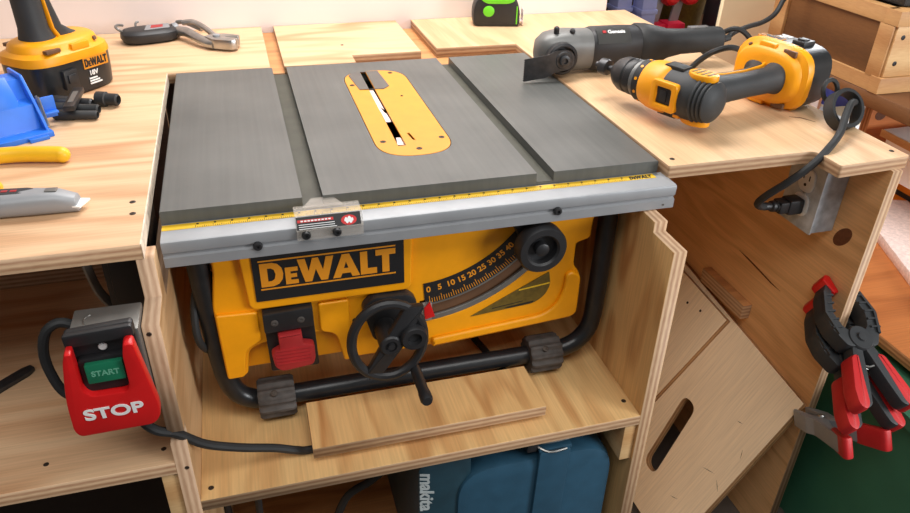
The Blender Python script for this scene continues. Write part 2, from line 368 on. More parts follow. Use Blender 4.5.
# ================================================================== WORKBENCH
def workbench():
    bench = thing('workbench', 'plywood workbench with shelves and a cutout holding the yellow table saw', 'workbench', (.3,.3,-.75))
    t = .0172; zc = -t/2
    lt = board('plywood_top', [(-.95,-.066),(-.0132,-.066),(-.0132,.4895),(.148,.4895),(.148,.7555),(-.95,.7555)], t, TR(0,0,zc), M['plyx'], bench)
    mt = board('plywood_top', [(.171,.4895),(.2904,.4895),(.2904,.5316),(.4145,.5316),(.4145,.7555),(.171,.7555)], t, TR(0,0,zc), M['plyx'], bench)
    rt = board('plywood_top', rpoly([(.4465,.543),(.5985,.543),(.5985,-.018),(.8135,-.018),(.8135,-.0666),(.9265,-.0600),(.930,.7555),(.4465,.7555)], [0,0,.003,.012,.004,.004,0,0]), t, TR(0,0,zc), M['plyy'], bench)
    board('groove_strip', rect(.140,.180,.492,.755), .012, TR(0,0,-t-.0062+.009-.0035), M['plyw'], bench)
    board('groove_strip', rect(.285,.5985,.487,.755), .006, TR(0,0,-t-.0032), M['plyw'], bench)
    b = B(); prism(b, [(-.0144,-.066),(-.0130,-.066),(-.0130,.489),(-.0138,.489)], -.0172, .0002, Matrix.Identity(4)); obj('edge_strip', b, mat('lit_chipped_edge', srgb(232,214,192), .7, var=.25, vscale=90), lt)  # pale colour paints the light caught along the splintered cut edge
    # dividers: y,z outlines
    step = lambda top: [(-.066,top),(-.066,-.063),(-.116,-.063)]
    ld = board('divider_panel', step(-.0176)+[(-.116,-.2055),(-.100,-.2055),(-.100,-.2225),(-.116,-.2225),(-.116,-.75),(.50,-.75),(.50,-.080),(-.040,-.080),(-.040,-.0176)], .0175, SIDE(-.01275), M['plyd'], bench)
    rp = board('divider_panel', step(-.049)+[(-.116,-.75),(.50,-.75),(.50,-.049)], .0178, SIDE(.570), M['plyr'], bench)
    fp = board('end_panel', [(-.0655,-.0176),(-.0655,-.75),(.70,-.75),(.70,-.0176)], .0155, SIDE(.9097), M['plye'], bench)
    ss = board('saw_shelf', rect(-.0039,.5610,-.116,.498), .0165, TR(0,0,-.32625), M['plyg'], bench)
    ls = board('left_shelf', rect(-.95,-.0216,-.116,.448), .0175, TR(0,0,-.25925), M['plyx'], bench)
    board('back_panel', rect(-.0039,.901,-.75,-.0180), .012, FRONT(0,.507,0), M['plyw'], bench)
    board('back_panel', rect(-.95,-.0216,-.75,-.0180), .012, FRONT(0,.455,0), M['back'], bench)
    board('bottom_shelf', rect(-.0039,.5610,-.10,.498), .0165, TR(0,0,-.66), M['plyw'], bench)
    b = B(); box(b, -.95, -.10, .30, .336, -.2503, -.19, .002); obj('shelf_rail', b, M['back'], bench)
    b = B(); box(b, .5435, .5610, -.112, .40, -.402, -.3347, .0015); obj('cleat', b, M['pine'], bench)
    b = B(); box(b, -.0395, -.0216, -.112, .30, -.338, -.2683, .0015); obj('cleat', b, M['pine'], bench)
    b = B(); box(b, .884, .9017, .112, .240, -.378, -.350, .0015); obj('cleat', b, M['plyw'], bench)
    for p in ((-.0285,.031,0),(-.0262,.003,0)): screw_at(lt, p, (0,0,1))
    screw_at(mt, (.2826,.597,0), (0,0,1), .0028)
    for p in ((.6135,.0013,0),(.914,-.041,0)): screw_at(rt, p, (0,0,1))
    link('crack', flat_mesh([[(.8610,.0990),(.8764,.0915),(.8850,.0720),(.8745,.0890)]], .0005), mat('crack_brown', srgb(110,72,48), .7), rt, TR(0,0,.0002))
    for p in ((.0075,-.0985,-.318),(.552,-.084,-.318)): screw_at(ss, p, (0,0,1))
    for p in ((-.034,-.091,-.2505),(-.1563,-.083,-.2505)): screw_at(ls, p, (0,0,1), .003)
    for p in ((-.0101,-.116,-.2607),(-.0158,-.116,-.0735)): screw_at(ld, p, (0,-1,0), .0026)
    # oval knots in the end panel's inner face
    kn = mat('knot', srgb(104,58,32), .6, var=.25, vscale=150)
    def knot(y, z, ry, rz, a):
        k = [(y+ry*math.cos(i*PI/12)*math.cos(a)-rz*math.sin(i*PI/12)*math.sin(a), z+ry*math.cos(i*PI/12)*math.sin(a)+rz*math.sin(i*PI/12)*math.cos(a)) for i in range(24)]
        return link('knot', flat_mesh([k], .0006), kn, fp, SIDE(.9019))
    knot(-.022,-.140,.020,.011,-.9); knot(.036,-.525,.022,.010,-.7)
    ck = [(.178,-.278),(.15,-.2785),(.115,-.282),(.085,-.286),(.06,-.288),(.085,-.2885),(.115,-.285),(.15,-.2815)]
    link('crack', flat_mesh([ck], .0006), kn, fp, SIDE(.9019))
    return bench
workbench()

# ================================================================== TABLE SAW
def arc_band(cx, cz, r0, r1, a0, a1, n=24):
    o = [(cx+r1*math.sin(a0+(a1-a0)*i/n), cz-r1*math.cos(a0+(a1-a0)*i/n)) for i in range(n+1)]
    i_ = [(cx+r0*math.sin(a1+(a0-a1)*i/n), cz-r0*math.cos(a1+(a0-a1)*i/n)) for i in range(n+1)]
    return o+i_
def table_saw():
    saw = thing('table_saw', 'yellow portable table saw with grey cast table sunk flush into the workbench', 'table saw', (.29,.2,-.318))
    # ---- table with its two mitre slots, extruded front to back, and the throat opening cut out
    P = [(0,-.0165),(0,-.0012),(.0012,0),(.1505,0),(.1505,-.0125),(.1735,-.0125),(.1735,0),(.4300,0),(.4300,-.0125),(.4525,-.0125),(.4525,0),(.5928,0),(.594,-.0012),(.594,-.0165)]
    b = B(); prism(b, P, 0, -.485, cols((1,0,0),(0,0,1),(0,-1,0)))
    tb = obj('saw_table', b, M['table'], saw)
    def stad(g=0): return rpoly([(.257-g,.085-g),(.356+g,.085-g),(.356+g,.436+g),(.257-g,.436+g)], .055, 9)
    cb = B(); prism(cb, stad(.001), -.05, .05, Matrix.Identity(4)); co = obj('cutter', cb, None)
    md = tb.modifiers.new('c', 'BOOLEAN'); md.object = co; md.solver = 'EXACT'
    dg = bpy.context.evaluated_depsgraph_get(); dg.update()
    me = bpy.data.meshes.new_from_object(tb.evaluated_get(dg)); tb.modifiers.clear(); tb.data = me
    if not me.materials: me.materials.append(M['table'])
    bpy.data.objects.remove(co)
    for p in me.polygons: p.use_smooth = False
    b = B()
    for x0, x1, y0, y1 in ((.012,.03,.02,.47),(.564,.582,.02,.47),(.03,.564,.02,.034),(.03,.564,.455,.47)): box(b, x0, x1, y0, y1, -.045, -.0165)
    obj('table_skirt', b, M['table'], saw)
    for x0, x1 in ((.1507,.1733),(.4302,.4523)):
        b = B(); box(b, x0, x1, .0005, .4845, -.0126, -.0120); obj('slot_floor', b, M['slotm'], tb)  # thin dark strip paints the groove's shade over the slot floor
    # ---- throat plate
    slot = [(.2880,.434),(.2965,.434),(.2955,.1185),(.2848,.1185)]
    tp = board('throat_plate', [stad(), [(.2875,.432),(.2965,.432),(.2955,.1185),(.2848,.1185)], [(.3050,.160),(.3085,.160),(.3115,.134),(.308,.134)]], .0026, TR(0,0,-.0010), M['plate'], saw, .0003)
    hexo = [(.2665,.416),(.2785,.4325),(.3164,.4315),(.3205,.3537),(.3100,.3418),(.2725,.345)]
    link('splitter_insert', flat_mesh([hexo, [(.2872,.4295),(.2968,.4295),(.2966,.3425),(.2868,.3425)]], .0012), mat('grey_insert', srgb(92,88,84), .5, var=.08), tp, TR(0,0,.0006))
    for p in ((.335,.4185),(.2650,.3686),(.3299,.3051),(.2683,.136),(.3094,.1045),(.3470,.1351)): screw_at(tp, (p[0],p[1],.0003), (0,0,1), .004 if p[1] != .3051 else .002)
    b = B(); box(b, .25, .36, .08, .44, -.048, -.046); box(b, .25, .252, .08, .44, -.046, -.0165); box(b, .358, .36, .08, .44, -.046, -.0165)
    obj('throat_shade_tray', b, M['ink'], saw)  # black tray added to stand for the shade inside the throat opening
    bl = [(.29+.15*math.cos(2*PI*k/80+(0 if k % 2 else .03))*(1.0 if k % 2 else .965), -.156+.15*math.sin(2*PI*k/80)*(1.0 if k % 2 else .965)) for k in range(80)]
    bl = [p for p in bl if p[1] > -.044]
    b = B(); prism(b, bl, .2890, .2914, SIDE(0)); obj('saw_blade', b, M['steel'], saw)
    b = B(); prism(b, [(.2872,.350),(.2945,.349),(.2950,.262),(.2905,.280),(.2925,.252),(.2950,.245),(.2952,.214),(.2875,.214),(.2880,.25),(.2870,.29)], -.0045, -.0035, Matrix.Identity(4))
    prism(b, [(.2866,.131),(.2953,.129),(.2953,.1545),(.2896,.155)], -.0045, -.0035, Matrix.Identity(4)); obj('kerf_strip', b, M['pale'], saw)
    # ---- front rail: yz profile along x
    RP = [(-.001,-.0155),(-.0370,-.0155),(-.0395,-.0165),(-.0405,-.0185),(-.0395,-.0290),(-.0370,-.0312),(-.0370,-.0335),(-.0400,-.0348),(-.0400,-.0460),(-.0385,-.0470),(-.001,-.0470)]
    b = B(); prism(b, RP, .0005, .5998, SIDE(0)); rl = obj('front_rail', b, M['alu'], saw)
    link('rule_tape', flat_mesh([rect(.0008,.5850,-.0148,-.0035)], .0006), M['ytape'], rl, TR(0,0,-.0153))
    b = B()
    for i in range(230):
        x = .035+i*.00225
        if x > .545: break
        h = .0050 if i % 8 == 0 else (.0034 if i % 4 == 0 else .0022)
        if .137 < x < .19 and h < .003: continue
        box(b, x, x+.0006, -.0145, -.0145+h, -.01505, -.01490)
        if i % 8 == 0: box(b, x+.001, x+.0034, -.0085, -.0055, -.01505, -.0149)
    obj('rule_marks', b, M['ink'], rl)
    link('wordmark', wordmark_mesh(.030, .0075, .0004, .25), M['ink'], rl, TR(.5655,-.0100,-.0148))
    for x in (.0968,.4431):
        b = B(); lathe(b, [(.0052,-.001),(.0052,.002),(.004,.0042),(.002,.0042),(.0018,.0022),(0,.0022)], frame((x,-.0402,-.0318),(0,-1,0)), 14); obj('rail_screw', b, M['black'], rl)
    screw_at(rl, (.585,-.0402,-.0405), (0,-1,0), .0016, M['gbox'])
    # ---- fence pointer clipped on the rail
    Lt = cols((1,0,0),(0,.58,.8146),(0,-.8146,.58),(0,-.0458,-.0172))
    b = B(); box(b, .1385, .2110, -.0458, -.0412, -.0295, -.0170, .0008); prism(b, rect(.1385,.2110,0,.0165), -.0030, 0, Lt); box(b, .1385, .2110, -.037, -.012, -.0062, -.0042, .0006)
    prism(b, [(.148,-.020),(.194,-.020),(.184,.002),(.160,.002)], -.0044, -.0030, Matrix.Identity(4))
    fpn = obj('fence_pointer', b, M['clear'], rl)
    lab = board('warning_label', rect(.1395,.2085,.0010,.0150), .0006, Lt @ TR(0,0,.0004), M['ink'], fpn, 0)
    b = B(); prism(b, rect(.1405,.1790,.0088,.0118), .0008, .0011, Lt); obj('label_banner', b, M['red'], lab)
    b = B()
    for z in (.0015,.0038,.0061): prism(b, rect(.1415,.182-.002*(z > .003),z,z+.0007), .0008, .0011, Lt)
    for k in range(9): prism(b, rect(.1440+k*.0037,.1466+k*.0037,.0095,.0111), .0011, .0013, Lt)
    obj('label_text', b, M['white'], lab)
    el = [(.1955+.0085*math.cos(k*PI/10), .0068+.0056*math.sin(k*PI/10)) for k in range(20)]
    b = B(); prism(b, el, .0008, .0011, Lt); obj('label_disc', b, M['red'], lab)
    el = [(.1955+.0050*math.cos(k*PI/10), .0068+.0034*math.sin(k*PI/10)*(1.2 if k % 3 else .6)) for k in range(20)]
    b = B(); prism(b, el, .0011, .0013, Lt); obj('label_symbol', b, M['white'], lab)
    for x in (.1484,.1815):
        b = B(); lathe(b, [(.0050,-.001),(.0050,.0018),(.004,.0038),(.002,.0038),(.0018,.002),(0,.002)], frame((x,-.0457,-.0225),(0,-1,0)), 14); obj('pointer_screw', b, M['black'], fpn)
    # ---- body housing
    b = B(); box(b, .046, .500, .014, .42, -.222, -.046, .006)
    hs = obj('body_housing', b, M['yellow'], saw)
    face = rpoly([(.043,-.046),(.043,-.082),(.036,-.132),(.038,-.2385),(.064,-.2380),(.070,-.198),(.098,-.190),(.150,-.188),(.178,-.190),(.186,-.2355),(.300,-.2360),(.500,-.2220),(.506,-.214),(.506,-.156),(.494,-.140),(.494,-.106),(.513,-.101),(.516,-.046)],
                 [.002,.003,.004,.004,.006,.010,.010,.010,.012,.006,.01,.006,.006,.01,.006,.004,.006,.002])
    AX, AZ = .277, .032
    win = arc_band(AX, AZ, .1960, .2270, .04, .90)
    board('front_face', [face, win], .016, FRONT(0,.0075,0), M['yellow'], hs, .0025)
    board('switch_recess', rpoly(rect(.060,.190,-.2330,-.170), .006), .008, FRONT(0,.0135,0), M['yellow'], hs, .0015)
    # raised logo boss and edge ribs
    board('logo_boss', rpoly([(.072,-.048),(.078,-.1370),(.272,-.1370),(.274,-.048)], [.004,.010,.010,.004]), .009, FRONT(0,-.0035,0), M['yellow'], hs, .002)
    board('lower_pad', rpoly([(.0375,-.140),(.0395,-.2365),(.0605,-.2360),(.066,-.196),(.0855,-.184),(.0855,-.142)], [.004,.004,.004,.01,.004,.004]), .007, FRONT(0,-.0025,0), M['yellow'], hs, .002)
    board('lower_pad', rpoly([(.157,-.142),(.157,-.184),(.176,-.190),(.184,-.2340),(.194,-.2340),(.194,-.142)], [.004,.006,.01,.003,.003,.004]), .007, FRONT(0,-.0025,0), M['yellow'], hs, .002)
    board('corner_rib', rpoly([(.492,-.146),(.504,-.156),(.504,-.214),(.496,-.2205),(.300,-.2345),(.300,-.2220),(.455,-.2100),(.474,-.196),(.482,-.170),(.482,-.150)], [.006,.006,.006,.004,.002,.004,.012,.012,.01,.005]), .008, FRONT(0,-.0030,0), M['yellow'], hs, .003)
    lp = board('logo_plate', rpoly(rect(.0865,.2630,-.1250,-.052), .0015), .0016, FRONT(0,-.0086,0), M['ink'], hs, 0)
    link('wordmark', wordmark_mesh(.158, .0315, .0012), M['plate'], lp, FRONT(.1735,-.0096,-.0894))
    for z in (-.0705,-.1085):
        b = B(); prism(b, rect(.0935,.2525,z-.0009,z+.0009), .0090, .0100, FRONT(0,0,0)); obj('logo_rule', b, M['plate'], lp)
    screw_at(hs, (.2010,-.0008,-.1776), (0,-1,0), .0035, M['ink'])
    # ---- bevel arc: scale, slot and its metal rims
    board('bevel_slot', arc_band(AX, AZ, .2000, .2240, .04, .90), .002, FRONT(0,.0062,0), M['brown'], hs, 0)
    for r0, r1 in ((.1995,.2040),(.2205,.2280)):
        board('bevel_rim', arc_band(AX, AZ, r0, r1, .04, .90), .004, FRONT(0,.0015,0), M['gbox'], hs, .0006)
    sp = board('bevel_scale', arc_band(AX, AZ, .1690, .2000, .070, .88, 30), .0012, FRONT(0,-.0010,0), M['ink'], hs, 0)
    for i in range(9):
        a = .103+i*.0825
        r = .1790
        T = FRONT(AX+r*math.sin(a), -.0017, AZ-r*math.cos(a)) @ Matrix.Rotation(a, 4, 'Z')
        link('scale_number', text_mesh(str(i*5), .0115, .0003, .0003), M['plate'], sp, T)
    b = B()
    for i in range(46):
        a = .103+i*.0165
        T = FRONT(AX, 0, AZ) @ Matrix.Rotation(a, 4, 'Z')
        prism(b, rect(-.0004,.0004,-.1990,-.1890 if i % 5 == 0 else -.1925), .0014, .0019, T)
    obj('scale_ticks', b, M['plate'], sp)
    b = B(); prism(b, rpoly([(.268,-.166),(.300,-.164),(.300,-.192),(.268,-.192)], .002), .0015, .0035, FRONT(0,0,0)); pt = obj('pointer_mount', b, M['clear'], hs)
    b = B(); prism(b, [(.289,-.172),(.2965,-.163),(.3035,-.186),(.290,-.189)], .003, .006, FRONT(0,0,0), .0008); obj('bevel_pointer', b, M['red'], pt)
    lb = board('instruction_label', rpoly([(.3525,-.1980),(.4590,-.1440),(.4625,-.1640),(.4560,-.1810),(.4400,-.1910)], [.001,.002,.006,.01,.008]), .0010, FRONT(0,-.0011,0), M['olive'], hs, 0)
    b = B()
    prism(b, [(.418,-.1655),(.461,-.1605),(.461,-.1625),(.418,-.1675)], .0016, .0019, FRONT(0,0,0)); obj('label_line', b, M['ytape'], lb)
    b = B(); prism(b, [(.382,-.1895),(.425,-.1845),(.425,-.1853),(.382,-.1905)], .0016, .0019, FRONT(0,0,0)); prism(b, [(.40,-.1915),(.44,-.187),(.44,-.1895),(.405,-.193)], .0016, .0019, FRONT(0,0,0)); obj('label_print', b, M['ink'], lb)
    # ---- bevel lock knob
    kx, kz = .4285, -.0835
    b = B(); lathe(b, [(.010,-.01),(.010,.022),(.0285,.022),(.0318,.026),(.0318,.041),(.0295,.0445),(.0215,.0445),(.0190,.042),(.0185,.033),(.0085,.032),(.0085,.042),(.006,.0435),(0,.0435)], frame((kx,0,kz),(0,-1,0)), 40)
    obj('bevel_knob', b, M['black'], saw)
    b = B(); prism(b, rpoly([(.395,-.052),(.425,-.050),(.430,-.080),(.415,-.092)], .005), .0, .020, FRONT(0,0,0), .002); obj('lock_lever', b, M['black'], saw)
    # ---- height crank handwheel
    wx, wz, wy = .2335, -.1805, -.048
    b = B(); tube(b, [(wx+.0445*math.cos(2*PI*k/40), wy, wz+.0545*math.sin(2*PI*k/40)) for k in range(40)], .0062, 10, closed=True)
    hw = obj('handwheel', b, M['black'], saw)
    b = B()
    sp_ = rpoly([(-.006,.058),(.024,.056),(.022,.0),(.006,-.052),(-.022,-.050),(-.016,0)], .004)
    sp_ = [(wx+.006+p[0]*.8+p[1]*.35, wz+p[1]*.85) for p in sp_]
    prism(b, sp_, .044, .054, FRONT(0,0,0), .002); obj('wheel_web', b, M['black'], hw)
    b = B(); lathe(b, [(.014,-.002),(.014,.056),(.012,.058),(.0075,.058),(.0070,.0555),(.0045,.0555),(.004,.060),(0,.060)], frame((wx+.002,0,wz-.002),(0,-1,0)), 24); obj('wheel_hub', b, M['black'], hw)
    b = B(); lathe(b, [(.015,0),(.017,.004),(.017,.020),(.015,.023),(.009,.023),(.008,.017),(.004,.017),(0,.016)], frame((.2640,-.038,-.1750),(0,-1,0)), 24); obj('wheel_boss', b, M['black'], hw)
    b = B(); lathe(b, [(.0062,0),(.0070,.008),(.0068,.044),(.0078,.052),(.0078,.062),(.006,.066),(0,.066)], frame((.2665,-.048,-.2300),(0,-1,.03)), 18); obj('crank_handle', b, M['black'], hw)
    b = B(); prism(b, rpoly([(.208,-.152),(.222,-.138),(.268,-.139),(.279,-.152),(.262,-.200),(.222,-.204)], .008), .0, .016, FRONT(0,0,0), .003); obj('gear_cover', b, M['black'], saw)
    # ---- switch
    b = B(); prism(b, rpoly([(.0905,-.1405),(.1495,-.1385),(.1520,-.2330),(.0930,-.2330)], .003), .0, .007, FRONT(0,0,0), .0015)
    prism(b, rpoly([(.0905,-.1405),(.1495,-.1385),(.1497,-.166),(.0907,-.168)], .003), .006, .016, FRONT(0,0,0), .002)
    sw = obj('switch_housing', b, M['black'], saw)
    for x in (.1035,.1345): screw_at(sw, (x,-.0165,-.1535), (0,-1,0), .0045, M['foot'])
    b = B(); prism(b, rpoly([(.1055,-.1700),(.1335,-.1690),(.1345,-.1860),(.1475,-.1900),(.1475,-.2110),(.1440,-.2200),(.1060,-.2240),(.0980,-.2160),(.0955,-.1960),(.1060,-.1900)], [.002,.002,.002,.004,.004,.006,.006,.004,.003,.001]), .009, .022, FRONT(0,0,0), .0025)
    for k in range(5): prism(b, rect(.100,.142,-.2120+k*.005,-.2100+k*.005), .021, .0232, FRONT(0,0,0))
    obj('switch_paddle', b, M['dred'], saw)
    # ---- tube frame and rubber feet
    ty, tz, tr = .012, -.290, .0128
    path = [(.0265,ty,-.048),(.0280,ty,-.10),(.0325,ty,-.20),(.037,ty,-.245),(.046,ty,-.272),(.062,ty,-.286),(.085,ty,tz),(.20,ty,tz),(.35,ty,tz),(.470,ty,tz),(.508,ty,-.285),(.528,ty,-.270),(.538,ty,-.245),(.540,ty,-.20),(.541,ty,-.10),(.541,ty,-.048)]
    b = B(); tube(b, path, tr, 14, sm=4); fr = obj('tube_frame', b, M['tubeb'], saw)
    b = B(); tube(b, [(x, .41, z) for x, y, z in path], tr, 14, sm=4); obj('tube_frame', b, M['tubeb'], saw)
    for x in (.165,.395):
        screw_at(fr, (x,ty-.0098,tz+.006), (0,-.85,.5), .0024, M['ink'])
    def ft(x, y):
        T = frame((x-.0235,y,-.2910),(1,0,0),(0,0,1))
        b = B(); pr = []
        for k in range(48):
            a = 2*PI*k/48; pr.append((a, .0272*(1.0 if (k//2) % 2 == 0 else .89)))
        loft(b, [([(r*.90*math.cos(a), r*.90*math.sin(a)) for a, r in pr], 0), ([(r*math.cos(a), r*math.sin(a)) for a, r in pr], .004), ([(r*math.cos(a), r*math.sin(a)) for a, r in pr], .043), ([(r*.90*math.cos(a), r*.90*math.sin(a)) for a, r in pr], .047)], T)
        f = obj('rubber_foot', b, M['foot'], saw)
        screw_at(f, (x-.003,y-.0172,-.2704), (0,-.64,.77), .0044, M['screw'])
    for x in (.0945,.4670): ft(x, ty); ft(x, .41)
    b = B(); tube(b, [(.040,.03,-.10),(.020,.02,-.115),(.0135,.005,-.150),(.015,.002,-.180),(.024,.018,-.205),(.045,.03,-.215)], .0046, 10, sm=6); obj('power_cord', b, M['rubber'], saw)
    return saw
table_saw()

# ================================================================== THINGS ON AND IN THE SAW BAY
board_ = board('wood_offcut', rect(-.1510,.1510,-.0420,.0420), .0160, TR(.2805,-.0518,-.2990), M['plyr'])
tag(board_, 'small figured plywood offcut lying on a cord in front of the yellow saw', 'board')

def stop_switch():
    s = thing('stop_switch', 'red paddle switch marked STOP on grey box at left divider', 'switch', (-.056,-.10,-.165))
    b = B(); box(b, -.0850, -.0222, -.126, -.080, -.163, -.0575, .002)
    bx = obj('electrical_box', b, M['gbox'], s)
    kd = [(-.066+.012*math.cos(a), -.082+.008*math.sin(a)) for a in [k*PI/10 for k in range(20)]]
    b = B(); tube(b, [(-.064+.010*math.cos(a), -.102+.010*math.sin(a), -.0575) for a in [2.0+k*.2 for k in range(10)]], .0008, 6); obj('knockout', b, M['steel'], bx)
    b = B(); prism(b, rpoly([(-.0855,-.047),(-.0245,-.0430),(-.0225,-.165),(-.0890,-.165)], .004), .126, .134, FRONT(0,0,0), .0015)
    prism(b, rpoly([(-.0855,-.0460),(-.0245,-.0430),(-.0240,-.0560),(-.0850,-.0600)], .003), .134, .141, FRONT(0,0,0), .002)
    pl = obj('switch_plate', b, M['black'], s)
    b = B(); prism(b, rpoly([(-.0780,-.074),(-.0350,-.072),(-.0350,-.1120),(-.0780,-.1130)], .004), .134, .142, FRONT(0,0,0), .002); obj('button_surround', b, M['ink'], pl)
    b = B(); lathe(b, [(.0040,0),(.0040,.0012),(.003,.0022),(0,.0024)], frame((-.0545,-.1340,-.0665),(0,-1,0)), 16); obj('plate_screw', b, M['white'], pl)
    b = B(); prism(b, rpoly([(-.0725,-.0775),(-.0385,-.0765),(-.0385,-.0990),(-.0725,-.1000)], .002), .140, .147, FRONT(0,0,0), .0015); bt = obj('start_button', b, M['green'], s)
    link('button_lettering', text_mesh('START', .0085, .0004, .00025), mat('pale_green_print', srgb(96,160,132), .5), bt, FRONT(-.0553,-.1472,-.0885))
    out = rpoly([(-.0836,-.0533),(-.0775,-.0536),(-.0785,-.1000),(-.0720,-.1085),(-.0410,-.1085),(-.0375,-.1010),(-.0360,-.0640),(-.0330,-.0505),(-.0245,-.0500),(-.0192,-.1048),(-.0163,-.1337),(-.0175,-.1485),(-.0253,-.1576),(-.0945,-.1590),(-.0985,-.1500),(-.0962,-.1105),(-.0872,-.0642)],
                [.002,.002,.006,.006,.004,.004,.004,.003,.004,.02,.01,.01,.01,.01,.01,.02,.004])
    # the paddle leans out a little at its lower edge
    T = cols((1,0,0),(0,-.10,.995),(0,-.995,-.10),(0,-.147,-.055))
    out = [(p[0], (p[1]+.052)*1.035) for p in out]
    b = B(); prism(b, out, -.006, .008, T, .0022); pd = obj('stop_paddle', b, M['red'], s)
    link('stop_lettering', text_mesh('STOP', .0200, .0006, .00055, 1.14), M['white'], pd, T @ TR(-.0575,-.0815,.0086) @ Matrix.Rotation(.02,4,'Z'))
    b = B(); tube(b, [(-.080,-.092,-.072),(-.096,-.092,-.062),(-.110,-.095,-.068),(-.1175,-.097,-.090),(-.1165,-.100,-.115),(-.108,-.105,-.138),(-.090,-.106,-.150)], .0050, 10, sm=6); obj('power_cord', b, M['rubber'], s)
    b = B(); tube(b, [(-.050,-.095,-.160),(-.045,-.108,-.185),(-.032,-.116,-.198),(-.0134,-.110,-.2135),(.0113,-.100,-.2456),(.0468,-.090,-.2703),(.0854,-.080,-.2911),(.110,-.075,-.3060),(.130,-.072,-.3125),(.20,-.066,-.3125),(.30,-.062,-.3125),(.40,-.056,-.3125),(.420,-.030,-.3125),(.405,.03,-.3125),(.39,.10,-.3125)], .0052, 10, sm=6); obj('outgoing_cord', b, M['rubber'], s)
stop_switch()

# ================================================================== DRILLS
def make_drill(name, label, T, top=.243):
    st = lambda z: z if z < .09 else .09+(z-.09)*(top-.09)/.110
    """local frame: x towards the chuck side of the battery, z up the grip, battery foot at z=0"""
    d = thing(name, label, 'drill', mx=T)
    kw = dict(parent=d, world=False)
    b = B(); loft(b, [(superell(.0555,.039,3.6), 0), (superell(.0585,.0415,3.6), .003), (superell(.060,.0425,3.6), .020), (superell(.0605,.043,3.6), .0440)])
    bt = obj('battery_pack', b, M['batt'], mw=T, **kw)
    for s in (-1, 1):
        X = Matrix.Rotation(0 if s < 0 else PI, 4, 'Z')
        b = B(); box(b, -.030, -.010, -.0475, -.040, .012, .036, .002, X); box(b, -.026, -.014, -.0500, -.045, .020, .031, .0015, X); obj('battery_latch', b, M['black'], parent=bt, world=False)
        fx = lambda x, y, z: T @ X @ FRONT(x, y, z)
        b = B(); prism(b, rect(.0035,.0405,.0300,.0445), .0424, .0438, X @ FRONT(0,0,0)); lb = obj('battery_label', b, M['plate'], parent=bt, world=False)
        link('wordmark', wordmark_mesh(.034, .0100, .0006), M['ink'], lb, fx(.022,-.0440,.0372))
        link('voltage_lettering', text_mesh('18V', .0085, .0006, .0002), M['white'], lb, fx(.0155,-.0436,.0235))
        b = B()
        for k in range(3): prism(b, rect(.008,.026-.003*k,.0095+k*.0032,.0113+k*.0032), .0424, .0434, X @ FRONT(0,0,0))
        obj('label_print', b, M['white'], parent=lb, world=False)
    b = B(); loft(b, [(superell(.0620,.0445,3.4), .0440), (superell(.0625,.0450,3.2), .0480), (superell(.0615,.0440,3.0), .0540), (superell(.0550,.0390,2.6), .0580), (superell(.0520,.0365,2.6), .0650), (superell(.0490,.0335,2.5), .0675), (superell(.0330,.0270,2.4,cx=-.008), .0695)])
    mt = obj('battery_mount', b, M['yellow'], mw=T, **kw)
    for s in (-1, 1):
        b = B(); box(b, -.040, -.020, s*.0360-.004, s*.0360+.004, .0580, .0625, .001); obj('mount_vent', b, M['brown'], parent=mt, world=False)
        b = B(); box(b, -.006, .020, s*.0375-.005, s*.0375+.005, .0545, .0640, .002); obj('mount_rib', b, M['yellow'], parent=mt, world=False)
        b = B(); lathe(b, [(.0028,-.004),(.0028,.0006),(0,.0006)], frame((.036,s*.0340,.0620),(.3,s,.5)), 12); obj('mount_screw', b, M['brown'], parent=mt, world=False)
    def col(secs):
        b = B(); loft(b, [(sec, st(z)) for sec, z in secs]); return b
    gp = obj('grip', col([(superell(.022,.023,2.3,cx=-.018), .0640), (superell(.0185,.0205,2.3,cx=-.020), .0720), (superell(.0160,.0175,2.3,cx=-.021), .0830), (superell(.0155,.0165,2.3,cx=-.022), .120), (superell(.0175,.0175,2.3,cx=-.021), .150), (superell(.024,.0205,2.3,cx=-.016), .180), (superell(.034,.0240,2.3,cx=-.010), .198)]), M['drub'], mw=T, **kw)
    obj('grip_front', col([(superell(.024,.0180,2.4,cx=.020), .0640), (superell(.0170,.0160,2.4,cx=.010), .0710), (superell(.0110,.0150,2.4,cx=.0020), .081), (superell(.0085,.0145,2.4,cx=-.0035), .105), (superell(.0085,.0145,2.4,cx=-.0040), .130), (superell(.0115,.0150,2.4,cx=.0010), .165)]), M['drub'], mw=T, **kw)
    obj('grip_stripe', col([(superell(.0046,.0175,2.5,cx=.0005), .0680), (superell(.0030,.0168,2.5,cx=-.0050), .080), (superell(.0026,.0158,2.5,cx=-.0085), .110), (superell(.0028,.0163,2.5,cx=-.0085), .140), (superell(.0036,.0190,2.5,cx=-.0040), .175)]), M['yellow'], mw=T, parent=gp, world=False)
    obj('trigger', col([(superell(.007,.010,2.4,cx=.008), .140), (superell(.011,.011,2.4,cx=.014), .158), (superell(.012,.011,2.4,cx=.016), .178)]), M['black'], mw=T, **kw)
    # body
    tau = math.radians(8)
    F = Vector((math.cos(tau), 0, math.sin(tau)))
    A = frame(Vector((-.012,0,top))-F*.034, F, (0,1,0)) @ Matrix.Scale(.80, 4, (0,0,1))     # local z = forward, x = side, y = top of the drill
    prof = [(0,-.022),(.010,-.0215),(.018,-.019),(.0225,-.015)]
    for k in range(4):
        z = -.013+k*.0065; r = .0248+.0016*k
        prof += [(r,z),(r+.0012,z+.0012),(r+.0014,z+.0032),(r-.0012,z+.0040),(r-.0012,z+.0054)]
    prof += [(.0305,.016),(.0308,.040),(.0305,.075)]
    b = B(); lathe(b, prof, A, 32); mh = obj('motor_housing', b, M['drub'], mw=T, **kw)
